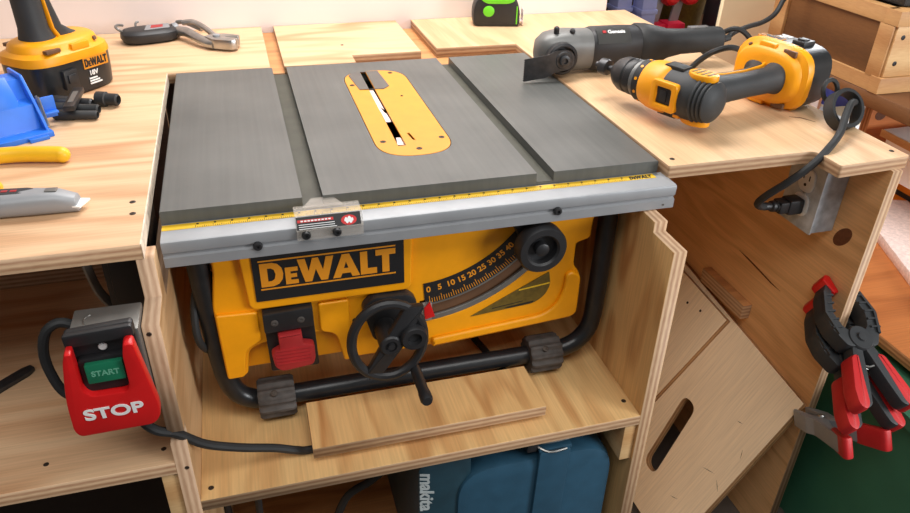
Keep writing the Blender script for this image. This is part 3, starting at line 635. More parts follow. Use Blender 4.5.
    b = B(); lathe(b, [(.0300,.066),(.0325,.070),(.0330,.080),(.0325,.098),(.0300,.110),(.0290,.113)], A, 32); gc = obj('gear_case', b, M['yellow'], mw=T, **kw)
    # selector framed in yellow on the top side
    Tt = T @ A @ cols((1,0,0),(0,0,1),(0,1,0),(0,.0295,0)) @ Matrix.Scale(-1,4,(1,0,0))
    Tt = T @ A @ cols((-1,0,0),(0,0,1),(0,1,0),(0,.0295,0))
    link('selector_frame', flat_mesh([rpoly(rect(-.019,.019,.030,.080), .007), rpoly(rect(-.011,.011,.040,.070), .004)], .0095, .002), M['yellow'], gc, Tt)
    b = B(); box(b, -.0105,.0105,.0405,.0695,-.004,.0018,.001); box(b, -.007,.007,.049,.062,.001,.0035,.001); obj('speed_selector', b, M['black'], mw=Tt, **kw)
    for s in (-1, 1):
        Tm = T @ A @ cols((0,s,0),(0,0,1),(s,0,0),(s*.0290,0,0))
        link('vent_cover', flat_mesh([[(.0150*math.cos(k*PI/12), .015+.0250*math.sin(k*PI/12)) for k in range(24)]], .0085, .002), M['yellow'], mh, Tm)
        b = B()
        for k in range(4): box(b, -.011+.0015*abs(k-1.5), .011-.0015*abs(k-1.5), -.001+k*.0095, .0035+k*.0095, .0038, .0047, .0003)
        obj('vent_slot', b, M['olive'], parent=mh, mw=Tm, world=False)
        b = B(); box(b, -.010, .010, .046, .082, -.006, .0045, .002); obj('side_panel', b, M['rubber'], parent=gc, mw=Tm, world=False)
        b = B(); box(b, .015*1, .020, .030, .042, -.008, -.0015, .001); obj('housing_badge', b, M['yellow'], parent=mh, mw=Tm, world=False)
    b = B(); lathe(b, [(.0275,.110),(.0285,.112),(.0285,.126),(.0265,.128)], A, 32)
    cr = obj('clutch_ring', b, M['rubber'], mw=T, **kw)
    b = B()
    for k in range(10):
        a = k*2*PI/10; c = A @ Vector((.0284*math.cos(a), .0284*math.sin(a), .119)); n_ = (A.to_3x3() @ Vector((math.cos(a), math.sin(a), 0)))
        lathe(b, [(.0022,-.001),(.0022,.0006),(0,.0006)], frame(c, n_), 8)
    obj('clutch_mark', b, M['yellow'], mw=T, parent=cr, world=False)
    b = B(); lathe(b, [(.0245,.127),(.0255,.129),(.0255,.135),(.0240,.137)], A, 28); obj('collar_ring', b, M['oscg'], mw=T, **kw)
    b = B(); lathe(b, [(.0230,.136),(.0245,.139),(.0245,.149),(.0225,.151),(.0225,.154),(.0240,.156),(.0235,.168),(.0190,.180),(.0115,.190),(.0060,.190)], A, 28); ck = obj('chuck', b, M['black'], mw=T, **kw)
    b = B(); lathe(b, [(.0062,.188),(.0062,.197),(.0040,.199),(.0040,.206),(.0105,.207),(.0115,.211),(.0115,.222),(.0080,.225),(.0045,.225),(.0045,.234),(0,.236)], A, 18); obj('driver_bit', b, M['blade'], mw=T, parent=ck, world=False)
    return d
SCL = Matrix.Scale(1.15, 4)
make_drill('cordless_drill', 'yellow and black cordless drill standing upright on its battery, left end of bench', cols((.67,.742,0),(-.742,.67,0),(0,0,1),(-.1580,.4480,0)) @ SCL)
ha = math.radians(14)
h = Vector((math.cos(ha), math.sin(ha), 0))
Zr = -h; Xr = Vector((-h.y, h.x, 0)); Yr = Zr.cross(Xr)
Q = Vector((.683,.103,.0462))+h*.227*1.06-Xr*(-.012*1.06)
make_drill('cordless_drill', 'yellow and black cordless drill lying on its side on the right wing', cols(Xr, Yr, Zr, Q) @ Matrix.Scale(1.06, 4), .227)

# ================================================================== OSCILLATING TOOL
def osc_tool():
    X = Vector((1,.0,.0)); T = cols((.999,-.03,0),(.03,.999,0),(0,0,1),(.602,.368,0))
    t = thing('oscillating_tool', 'charcoal grey corded multi tool with flat square blade lying at rear right', 'power tool', mx=T)
    kw = dict(parent=t, world=False, mw=T)
    A = T.to_3x3()
    def ring(x, ry, rz, z): return (x, ry, rz, z)
    def body(secs, n=2.6, seg=28):
        b = B(); R = []
        for x, ry, rz, z in secs:
            R.append([b.verts.new(Vector((x, q[0], z+q[1]))) for q in superell(ry, rz, n, seg)])
        for P_, C_ in zip(R, R[1:]):
            for k in range(seg): b.faces.new((P_[k], P_[(k+1) % seg], C_[(k+1) % seg], C_[k]))
        b.faces.new(R[0][::-1]); b.faces.new(R[-1]); return b
    gh = obj('gear_head', body([(-.036,.008,.010,.036),(-.032,.018,.021,.036),(-.020,.027,.030,.036),(-.005,.031,.033,.036),(.012,.032,.034,.037),(.035,.031,.033,.037),(.058,.031,.032,.037)]), M['oscg'], **kw)
    b = B(); lathe(b, [(.0045,-.03),(.0045,.004),(.003,.006),(0,.006)], frame((-.006,-.012,.072),(-.1,-.2,1)), 14); lathe(b, [(.0045,-.03),(.0045,.003),(.003,.005),(0,.005)], frame((.020,-.015,.069),(.1,-.2,1)), 14); obj('housing_screw', b, M['black'], parent=gh, mw=T, world=False)
    gr = obj('motor_grip', body([(.055,.0315,.0325,.037),(.062,.0335,.0345,.037),(.110,.0335,.0345,.037),(.150,.0320,.0330,.037)]), M['oscb'], **kw)
    obj('rear_grip', body([(.140,.0330,.0345,.037),(.144,.0350,.0365,.037),(.160,.0345,.0355,.037),(.182,.0285,.0295,.038),(.200,.0225,.0235,.0395),(.225,.0195,.0205,.041),(.275,.0195,.0200,.042),(.280,.0205,.0210,.042),(.298,.0200,.0205,.042),(.302,.0160,.0165,.042)]), M['rubber'], **kw)
    def panel(x0, x1, z0, z1, m, nm):
        b = B(); P_ = []
        for x in (x0, x1):
            P_.append([b.verts.new(Vector((x, -.0372*math.cos(a), .037+.0383*math.sin(a)))) for a in [z0+(z1-z0)*k/8 for k in range(9)]])
        for k in range(8): b.faces.new((P_[0][k], P_[0][k+1], P_[1][k+1], P_[1][k]))
        bmesh.ops.solidify(b, geom=b.faces[:], thickness=.0012)
        return obj(nm, b, m, parent=gr, mw=T, world=False)
    lb = panel(.060,.118,.42,1.25,M['osclab'],'grip_label')
    # maker's name on the label, pale with a red mark before it
    a = .95
    Tn = T @ cols((1,0,0),(0,math.sin(a)*1.0,math.cos(a)),(0,-math.cos(a),math.sin(a)),(.094,-.0376*math.cos(a),.037+.0388*math.sin(a)))
    link('label_lettering', text_mesh('Genesis', .0095, .0004, .0002), M['white'], lb, Tn)
    b = B(); box(b, -.024, -.018, -.002, .003, -.0003, .0004); obj('label_mark', b, M['dred'], parent=lb, mw=Tn, world=False)
    # spindle and blade face the front
    S = frame((-.002,-.030,.0330),(0,-1,0))
    b = B(); lathe(b, [(.0240,-.006),(.0255,0),(.0255,.009),(.0225,.012),(.0205,.012),(.0205,.004),(.012,.004)], S, 32); obj('head_bezel', b, M['black'], **kw)
    b = B(); lathe(b, [(.0150,-.002),(.0150,.0155),(.0130,.0170),(.0085,.0170),(.0085,.0205),(.0065,.0215),(.0045,.0215),(.0040,.0185),(0,.0185)], S, 24); obj('blade_flange', b, M['blade'], **kw)
    out = rpoly([(-.068,.002),(-.068,.038),(-.030,.0425),(-.018,.049),(.006,.0490),(.016,.0400),(.016,.0260),(.008,.0175),(-.012,.0150),(-.032,.0060)], [0,0,.004,.006,.012,.012,.012,.012,.006,.004])
    teeth = [(-.068, .038-.036*k/20) if k % 2 == 0 else (-.0695, .038-.036*k/20) for k in range(21)]
    out = [p for p in out if p[0] > -.0679]
    teeth = teeth[::-1]
    b = B(); prism(b, teeth+out, .0445, .0457, FRONT(0,0,0)); obj('saw_blade', b, M['blade'], **kw)
    # cord
    b = B(); tube(b, [(.296,0,.040),(.310,.001,.041),(.322,.001,.043)], lambda u: .0078-.003*u, 10, sm=4); obj('strain_relief', b, M['rubber'], **kw)
    pts = [(.318,.002,.043),(.340,.022,.044),(.369,.046,.0430),(.405,.068,.0430),(.440,.082,.0450),(.472,.096,.055),(.488,.104,.075),(.496,.108,.105),(.500,.110,.30)]
    b = B(); tube(b, pts, .0046, 8, sm=6); obj('cord_end', b, M['rubber'], **kw)
    return t
osc_tool()
def loose_cord():
    b = B(); tube(b, [(.690,.262,.005),(.75,.270,.005),(.8012,.2944,.006),(.8244,.2894,.030),(.840,.2750,.048),(.8771,.2775,.050),(.915,.270,.030),(.940,.250,.006)], .0048, 8, sm=6)
    tag(obj('extension_cord', b, M['rubber']), 'black cord arching low in front of the multi tool tail behind the lying drill', 'cord')
    b = B(); tube(b, [(.905,.402,.005),(.914,.388,.035),(.9305,.362,.0572),(.9523,.350,.0467),(.962,.335,.020),(.967,.325,-.03),(.97,.32,-.12)], .0046, 8, sm=6)
    tag(obj('extension_cord', b, M['rubber']), 'short black cord loop dropping over the right edge behind the multi tool tail', 'cord')
loose_cord()

# ================================================================== OUTLET AND CORD
def outlet():
    o = thing('outlet_box', 'galvanised steel outlet box with white duplex socket on the end panel', 'outlet', (.881,.031,-.1415))
    b = B(); box(b, .8620, .9015, -.0015, .0655, -.1410, -.0240, .002); obj('metal_box', b, M['galv'], o)
    b = B(); prism(b, rpoly(rect(-.0035,.0675,-.1425,-.0225), .003), 0, .0020, cols((0,-1,0),(0,0,1),(-1,0,0),(.8622,0,0)) @ TR(0,0,0) @ Matrix.Scale(-1,4,(1,0,0)), .0005)
    cv = obj('cover_plate', b, M['galv'], o)
    for z in (-.0690,-.1065):
        b = B(); pts = superell(.0155,.0172,2.8,28)
        pts = [(.0285+p[0], z+p[1]) for p in pts]
        prism(b, pts, .8575, .8625, SIDE(0), .0008); so = obj('socket', b, M['ivory'], o)
        b = B()
        for dy in (-.0058,.0058): box(b, .8570, .8577, .0285+dy-.0009, .0285+dy+.0009, z+.001, z+.0085)
        lathe(b, [(.0024,0),(.0024,.0006),(0,.0006)], frame((.8576,.0285,z-.0065),(-1,0,0)), 10)
        obj('socket_slot', b, M['ink'], so)
    b = B(); lathe(b, [(.0028,0),(.0028,.001),(0,.0014)], frame((.8603,.0285,-.0878),(-1,0,0)), 12); obj('cover_screw', b, M['steel'], cv)
outlet()
def plug_cord():
    t = thing('plugged_cable', 'black plug and cord from the outlet box up over the bench edge', 'cord', (.85,.028,-.106))
    b = B(); box(b, .832, .8570, .017, .040, -.1180, -.0950, .004); box(b, .818, .834, .0185, .0385, -.1150, -.0970, .003); obj('plug', b, M['black'], t)
    b = B(); lathe(b, [(.0085,0),(.0085,.003),(.0065,.005),(.0085,.007),(.0080,.011),(.0055,.013),(.0060,.022),(.0050,.026)], frame((.819,.0285,-.1055),(-1,-.05,.12)), 14); obj('strain_relief', b, M['black'], t)
    b = B(); tube(b, [(.797,.027,-.103),(.783,.022,-.098),(.771,.012,-.086),(.769,-.004,-.066),(.780,-.022,-.040),(.800,-.032,-.014),(.827,-.024,.004),(.862,.000,.013),(.893,.030,.024),(.918,.052,.032),(.945,.070,.020),(.962,.080,-.03),(.975,.08,-.12)], .0052, 10, sm=7); obj('cable', b, M['rubber'], t)
plug_cord()
def strap():
    t = thing('cord_strap', 'black rubber strap looped around the cord at the bench corner', 'strap', (.915,.05,.0))
    c = Vector((.9095,.053,.0235)); u = Vector((.85,.45,.22)).normalized(); n = Vector((.20,-.66,.60)); n = (n-u*n.dot(u)).normalized(); v = n.cross(u)
    b = B(); pts = []
    for k in range(40):
        a = 2*PI*k/40
        pts.append(c+u*.0340*math.cos(a)+v*.0245*math.sin(a))
    rings = []
    for k, p in enumerate(pts):
        d = (p-c).normalized(); hw = .008; th = .0028
        rings.append([b.verts.new(p+d*th+n*hw), b.verts.new(p-d*th+n*hw), b.verts.new(p-d*th-n*hw), b.verts.new(p+d*th-n*hw)])
    for i in range(40):
        P_, C_ = rings[i], rings[(i+1) % 40]
        for k in range(4): b.faces.new((P_[k], P_[(k+1) % 4], C_[(k+1) % 4], C_[k]))
    obj('strap_loop', b, M['rubber'], t)
    c2 = Vector((.9020,.0800,.0430))
    b = B(); tube(b, [c2+Vector((.012*math.cos(2*PI*k/24), .004*math.sin(2*PI*k/24), .014*math.sin(2*PI*k/24))) for k in range(24)], .0034, 8, closed=True); obj('strap_eyelet', b, M['rubber'], t)
strap()

# ================================================================== SMALL TOOLS ON THE LEFT
def blue_jig():
    T = cols((-.86,-.51,0),(.51,-.86,0),(0,0,1),(-.1906,.2485,0))      # x runs along the front face to the left, y to the front
    t = thing('drilling_jig', 'blue plastic drilling jig with ramped body and side tab at left edge', 'jig', mx=T)
    kw = dict(parent=t, world=False, mw=T)
    b = B()
    prism(b, [(-.070,0),(.012,0),(.012,.004),(.004,.007),(-.006,.036),(-.022,.040),(-.036,.062),(-.070,.062)], -.038, .075, SIDE(0), .0015); obj('jig_body', b, M['blue'], **kw)
    for x0 in (-.022,.028):
        b = B(); prism(b, [(.000,.012),(-.010,.048),(-.034,.068),(-.046,.050)], x0, x0+.030, SIDE(0), .0012); obj('guide_block', b, M['blue'], **kw)
    b = B(); prism(b, rpoly([(-.075,0),(.018,0),(.018,.009),(-.002,.036),(-.030,.068),(-.075,.068)], .003), -.0415, -.038, SIDE(0), .0006); obj('side_plate', b, M['blue'], **kw)
    b = B(); box(b, -.044, .070, .006, .026, 0, .007, .001); box(b, .040, .060, .024, .034, 0, .005, .001); box(b, -.036, -.012, .024, .032, 0, .005, .001); obj('front_flange', b, M['blue'], **kw)
    b = B(); box(b, -.066, -.0415, -.014, -.004, .018, .021, .0008); box(b, -.066, -.0415, -.014, -.0105, .012, .040, .001); obj('side_tab', b, M['blue'], **kw)
    for y in (.000,.007):
        b = B(); tube(b, [(-.0455,y,.008),(-.0455,y-.012,.044)], .0015, 8); obj('guide_pin', b, M['steel'], **kw)
blue_jig()
def hex_keys():
    T = cols((.93,-.36,0),(.36,.93,0),(0,0,1),(-.1235,.328,0)) @ Matrix.Scale(1.12,4)
    t = thing('socket_set', 'cluster of black socket bits and bar holder beside the upright drill', 'tool bits', mx=T)
    kw = dict(parent=t, world=False, mw=T)
    for i, (x0, y0, x1, y1, r) in enumerate(((-.040,.018,.012,.018,.0075),(-.030,-.006,.030,.000,.0075),(-.016,-.024,.036,-.016,.0065),(.010,.030,.040,.030,.0095))):
        b = B(); d = Vector((x1-x0,y1-y0,0)); L = d.length
        lathe(b, [(r*.6,0),(r,.002),(r,L*.45),(r*.82,L*.5),(r*.82,L-.002),(r*.6,L),(r*.55,L-.006),(0,L-.006)], frame((x0,y0,r), d, (0,0,1)), 12); obj('socket', b, M['rubber'] if i else M['blade'], **kw)
    b = B(); box(b, -.0065, .0065, -.036, .036, .0155, .0225, .002, Matrix.Rotation(.35,4,'Z')); hb = obj('bar_holder', b, M['black'], **kw)
    b = B(); box(b, -.003, .003, -.022, .018, .0222, .0230, 0, Matrix.Rotation(.35,4,'Z')); obj('holder_mark', b, M['oscg'], parent=hb, mw=T, world=False)
hex_keys()
def pliers_yellow():
    t = thing('pliers', 'pliers with yellow grips lying at the left edge in front of the blue jig', 'pliers', (-.28,.14,0))
    b = B(); tube(b, [(-.27,.158,.009),(-.22,.166,.010),(-.170,.170,.0105),(-.125,.161,.0105),(-.116,.1585,.0100)], .0096, 14, sm=6, rend=True); obj('handle_grip', b, M['yh'], t)
    b = B(); tube(b, [(-.27,.120,.009),(-.23,.100,.009),(-.200,.086,.0095),(-.172,.080,.0095)], .0092, 14, sm=6, rend=True); obj('handle_grip', b, M['yh'], t)
    b = B(); prism(b, rpoly([(-.265,.150),(-.265,.168),(-.31,.150),(-.37,.146),(-.37,.138),(-.31,.122),(-.265,.110),(-.265,.128),(-.29,.140)], .003), .003, .014, Matrix.Identity(4), .002); hd = obj('jaw', b, M['steel'], t)
    b = B(); lathe(b, [(.008,0),(.008,.002),(0,.002)], frame((-.305,.137,.014),(0,0,1)), 16); obj('pivot', b, M['steel'], hd)
pliers_yellow()
def knife():
    d = Vector((.995,-.10,0)).normalized(); y = Vector((0,0,1)).cross(d)
    T = cols(d, y, (0,0,1), (-.150,.0335,0))
    t = thing('utility_knife', 'silver utility knife with dark inlay lying near the bench front left', 'knife', mx=T)
    kw = dict(parent=t, world=False, mw=T)
    secs = [(-.09,.012,.008),(-.085,.016,.0105),(-.05,.0200,.0115),(-.01,.0185,.0115),(.03,.0155,.0120),(.052,.0130,.0115),(.0690,.0100,.0085),(.0705,.0090,.0070)]
    b = B(); R = []
    for x, ry, rz in secs: R.append([b.verts.new(Vector((x, q[0]-.010*max(0,(-x-.01))*2, rz+q[1]))) for q in superell(ry, rz, 3, 20)])
    for P_, C_ in zip(R, R[1:]):
        for k in range(20): b.faces.new((P_[k], P_[(k+1) % 20], C_[(k+1) % 20], C_[k]))
    b.faces.new(R[0][::-1]); b.faces.new(R[-1]); obj('knife_body', b, M['alu'], **kw)
    b = B(); prism(b, rpoly([(-.08,-.004),(.018,-.004),(.034,.004),(.022,.011),(-.08,.010)], .004), .0195, .0236, Matrix.Identity(4), .001); il = obj('grip_inlay', b, M['drub'], **kw)
    link('inlay_lettering', flat_mesh([rect(-.03+k*.009,-.024+k*.009,.0015,.0055) for k in range(5)], .0005), M['dred'], il, T @ TR(0,0,.0238))
    b = B(); box(b, .040, .052, -.003, .006, .0215, .0245, .001); obj('blade_slider', b, M['gbox'], **kw)
    b = B(); prism(b, [(.066,-.0105),(.0740,-.0125),(.0800,.0075),(.066,.0095)], .0070, .0090, Matrix.Identity(4)); obj('blade_tip', b, M['white'], **kw)
knife()
def grip_pliers():
    t = thing('locking_pliers', 'silver pliers with curved handles lying at the back of the bench', 'pliers', (.04,.66,0))
    b = B(); tube(b, [(-.012,.705,.012),(.012,.680,.016),(.032,.645,.014),(.050,.620,.011),(.062,.610,.011)], lambda u: .0105-.002*math.sin(u*PI), 12, sm=6, flat=.75); ha = obj('handle', b, M['steel'], t)
    b = B(); tube(b, [(.008,.722,.022),(.028,.706,.026),(.048,.672,.022),(.066,.640,.014),(.078,.628,.011)], .0052, 10, sm=6); obj('handle', b, M['steel'], t)
    b = B(); tube(b, [(-.004,.735,.020),(.006,.728,.022),(.022,.712,.020),(.040,.690,.016)], .0040, 8, sm=4); obj('release_lever', b, M['gbox'], t)
    b = B(); prism(b, rpoly([(.044,.628),(.060,.602),(.088,.588),(.100,.592),(.102,.606),(.080,.618),(.104,.612),(.106,.626),(.082,.640),(.060,.644)], .004), .003, .021, Matrix.Identity(4), .004); jw = obj('jaw', b, M['steel'], t)
    b = B(); lathe(b, [(.0065,0),(.0065,.003),(.004,.004),(0,.004)], frame((.066,.622,.0205),(0,0,1)), 14); obj('jaw_pivot', b, M['alu'], jw)
grip_pliers()
def key_case():
    T = cols((.965,.26,0),(-.26,.965,0),(0,0,1),(-.0500,.690,0)) @ Matrix.Scale(.9,4)
    t = thing('tool_case', 'black rounded case with silver and red label at the back of the bench', 'case', mx=T)
    kw = dict(parent=t, world=False, mw=T)
    b = B(); loft(b, [(superell(.044,.022,2.8), 0), (superell(.052,.029,2.8), .004), (superell(.055,.032,2.8), .012), (superell(.054,.031,2.8), .020), (superell(.048,.026,2.8), .0255), (superell(.040,.020,2.8), .0270)]); bd = obj('case_body', b, M['black'], **kw)
    b = B(); prism(b, rpoly([(-.012,-.020),(.038,-.016),(.042,.016),(.000,.018)], .004), .0265, .0276, Matrix.Identity(4)); lb = obj('case_label', b, M['alu'], **kw)
    b = B(); prism(b, [(.002,-.010),(.026,-.008),(.030,.010),(.008,.012)], .0276, .0281, Matrix.Identity(4)); obj('label_panel', b, M['dred'], parent=lb, mw=T, world=False)
    b = B(); tube(b, [(-.046,.004,.020),(-.056,-.004,.029),(-.060,.004,.033),(-.054,.014,.034),(-.044,.020,.031)], .0026, 8, sm=5); obj('clip', b, M['gbox'], **kw)
    b = B(); tube(b, [(-.020,.024,.020),(-.018,.030,.030),(-.012,.032,.033)], .0024, 8, sm=4); obj('clip', b, M['gbox'], **kw)
    b = B(); lathe(b, [(.014,0),(.0145,.002),(.0145,.008),(.012,.011),(0,.012)], frame((.048,.006,.014),(1,.1,.15)), 18); obj('end_cap', b, M['alu'], **kw)
key_case()
def tape_measure():
    T = cols((.975,-.22,0),(.22,.975,0),(0,0,1),(.6070,.6880,0)) @ Matrix.Scale(1.07,4,(1,0,0))
    t = thing('tape_measure', 'black and lime green tape measure standing on the bench at the back', 'tape measure', mx=T)
    kw = dict(parent=t, world=False, mw=T)
    out = rpoly([(-.044,.004),(-.036,0),(.040,0),(.043,.006),(.043,.030),(.036,.054),(.018,.068),(-.022,.068),(-.041,.050),(-.046,.026)], [.006,.006,.004,.006,.01,.012,.02,.022,.02,.02])
    b = B(); prism(b, out, -.021, .021, FRONT(0,0,0), .006); bd = obj('rubber_case', b, M['black'], **kw)
    b = B(); prism(b, rpoly([(-.032,.052),(-.018,.0705),(.018,.0705),(.034,.050),(.020,.044),(-.020,.044)], .006), -.0225, .0225, FRONT(0,0,0), .003); obj('green_band', b, M['lime'], parent=bd, mw=T, world=False)
    b = B(); lathe(b, [(.0105,-.001),(.0105,.0012),(.009,.0020),(0,.0020)], frame((-.016,-.0205,.030),(0,-1,0)), 28); obj('green_button', b, M['lime'], parent=bd, mw=T, world=False)
    b = B(); prism(b, rect(.0355,.0375,.006,.040), -.0185, .0222, FRONT(0,0,0)); obj('green_trim', b, M['lime'], parent=bd, mw=T, world=False)
    b = B(); box(b, .0425, .050, -.013, .013, .0085, .0105, .0005); box(b, .0490, .0505, -.013, .013, -.0005+.004, .032, .0004); obj('tape_hook', b, M['pale'], **kw)
    b = B(); tube(b, [(-.015,-.016,.068),(-.020,-.020,.078),(.010,-.020,.084),(.025,-.016,.070)], .0022, 8, sm=5); obj('belt_clip', b, M['steel'], **kw)
tape_measure()

# ================================================================== LEFT BAY
def left_bay():
    t = thing('battery_charger', 'black charger with grey strap hanging beneath the bench top at left', 'charger', (-.058,.10,-.165))
    b = B(); box(b, -.086, -.026, .070, .160, -.172, -.018, .006); bd = obj('charger_body', b, M['black'], t)
    b = B(); box(b, -.078, -.034, .064, .072, -.150, -.060, .004); obj('charger_face', b, M['ink'], t)
    b = B(); tube(b, [(-.105,.08,-.020),(-.1045,.08,-.08),(-.100,.085,-.135),(-.090,.09,-.165),(-.084,.09,-.170)], .006, 8, sm=5, flat=.45); obj('hanging_strap', b, M['gbox'], t)
    T = cols((.72,.69,0),(-.69,.72,0),(0,0,1),(-.250,.045,-.2505))
    r = thing('wood_rasp', 'dark flat file lying on the left shelf behind the stop switch', 'file', mx=T)
    b = B(); prism(b, rpoly([(-.09,-.008),(.060,-.008),(.070,-.004),(.070,.005),(.060,.008),(-.09,.008)], .002), 0, .006, Matrix.Identity(4), .001); obj('file_blade', b, M['blade'], r, world=False)
    b = B(); lathe(b, [(.006,0),(.009,.01),(.010,.05),(.007,.09),(0,.093)], frame((-.088,0,.010),(-1,0,0)), 14); obj('file_handle', b, M['brown'], r, world=False)
left_bay()

# ================================================================== TOOL CASE UNDER THE SAW
def tool_case():
    t = thing('power_tool_case', 'teal blue plastic power tool case standing in bay beneath the saw shelf', 'tool case', (.41,.10,-.6515))
    x0, x1, y0, y1, z0, z1 = .262, .541, -.096, .24, -.6515, -.350
    def shell(xa, xb, ya, yb, zt, r):
        b = B(); out = rpoly([(xa,z0),(xb,z0),(xb,zt),(xa,zt)], [.01,.01,r,r], 8); prism(b, out, -yb, -ya, FRONT(0,0,0), .012); return b
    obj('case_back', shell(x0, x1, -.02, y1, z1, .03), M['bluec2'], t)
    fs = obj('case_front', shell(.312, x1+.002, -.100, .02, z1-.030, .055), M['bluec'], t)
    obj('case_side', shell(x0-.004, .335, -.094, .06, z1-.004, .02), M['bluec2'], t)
    b = B(); out = rpoly([(.425,-.364),(.470,-.364),(.464,z0+.02),(.419,z0+.02)], .004); prism(b, out, .100, .106, FRONT(0,0,0), .002); box(b, .424, .472, -.104, -.02, -.3655, -.3600, .002); lt = obj('latch_band', b, M['bluec'], fs)
    b = B(); tube(b, [(.418,-.092,-.357),(.440,-.098,-.3545),(.470,-.098,-.3530),(.492,-.094,-.3530)], .0016, 6, sm=5); tube(b, [(.418,-.092,-.357),(.436,-.108,-.361),(.462,-.108,-.361)], .0016, 6, sm=5); obj('latch_wire', b, M['steel'], t)
    b = B(); box(b, .408, .424, -.100, -.080, -.366, -.352, .003); obj('latch_hinge', b, M['black'], t)
    me = text_mesh('makita', .027, .0008, .0007, 1.0, .3)
    link('case_lettering', me, mat('grey_print', srgb(168,176,176), .5, var=.1), t, FRONT(.2700,-.0945,-.405) @ Matrix.Rotation(-PI/2,4,'Z'))
tool_case()
def bay_cords():
    b = B(); tube(b, [(.03,.06,-.645),(.045,.03,-.56),(.050,.02,-.46),(.056,.02,-.405),(.045,.02,-.385),(.02,.03,-.39),(.002,.05,-.45),(.004,.06,-.64)], .0052, 10, sm=7)
    tag(obj('hanging_cable', b, M['rubber']), 'black cord looping just inside the left divider under the saw shelf', 'cord')
    b = B(); tube(b, [(.085,.05,-.355),(.095,.03,-.385),(.102,.02,-.412),(.113,.02,-.432),(.124,.02,-.415),(.134,.02,-.393),(.155,.03,-.365),(.17,.05,-.352)], .0050, 10, sm=7)
    tag(obj('hanging_cable', b, M['rubber']), 'black cord hanging in a V below the saw shelf', 'cord')
    b = B(); tube(b, [(.250,.02,-.345),(.250,.0,-.385),(.247,-.0,-.420),(.235,-.0,-.447),(.21,-.0,-.470),(.17,-.0,-.50),(.14,0,-.60),(.15,.02,-.645)], .0060, 10, sm=7)
    tag(obj('hanging_cable', b, M['rubber']), 'black cord curving down beside the teal tool case', 'cord')
bay_cords()

# ================================================================== SLED PANELS LEANING IN THE RIGHT BAY
E1 = Vector((-.50264,.00782,-.86446)); E2 = Vector((-.05471,.99767,.04084)); NN = E1.cross(E2)     # down the slope, to the back, away from the room
def sleds():
    A0 = Vector((.8935,-.062,-.421))
    T = cols(E1, E2, NN, A0)
    hole = rpoly([(.1440,.141),(.1440,.177),(.2930,.155),(.2930,.119)], .0178, 8)
    o = board('cutting_sled', [[(0,0),(.36,0),(.36,.42),(-.036,.42)], hole], .016, T @ TR(0,0,.008), M['maple'])
    tag(o, 'pale panel with oval handle hole leaning against the bench end panel', 'panel')
    sm_ = mat('scratch', srgb(120,96,72), .7)
    for x, y, L, a in ((.20,.045,.026,1.2),(.285,.060,.018,1.1),(.135,.020,.016,-.5),(.10,.060,.012,1.3),(.205,.015,.02,-.9)):
        link('scratch', flat_mesh([[(-L/2,0),(0,.0006),(L/2,0),(0,-.0006)]], .0003), sm_, o, T @ TR(x,y,-.0001) @ Matrix.Rotation(a,4,'Z'))
    T2 = T @ TR(0,0,-.0062)
    o2 = board('cutting_sled', [(-.012,.2003),(.29,.222),(.29,.41),(-.024,.41)], .012, T2, M['maple'])
    tag(o2, 'smaller pale panel with screw holes lying on the larger leaning panel', 'panel')
    for p in ((.000,.257),(.0065,.2917)): screw_at(o2, T2 @ Vector((p[0]+.01,p[1],-.006)), -NN, .0026)
SLED = sleds()

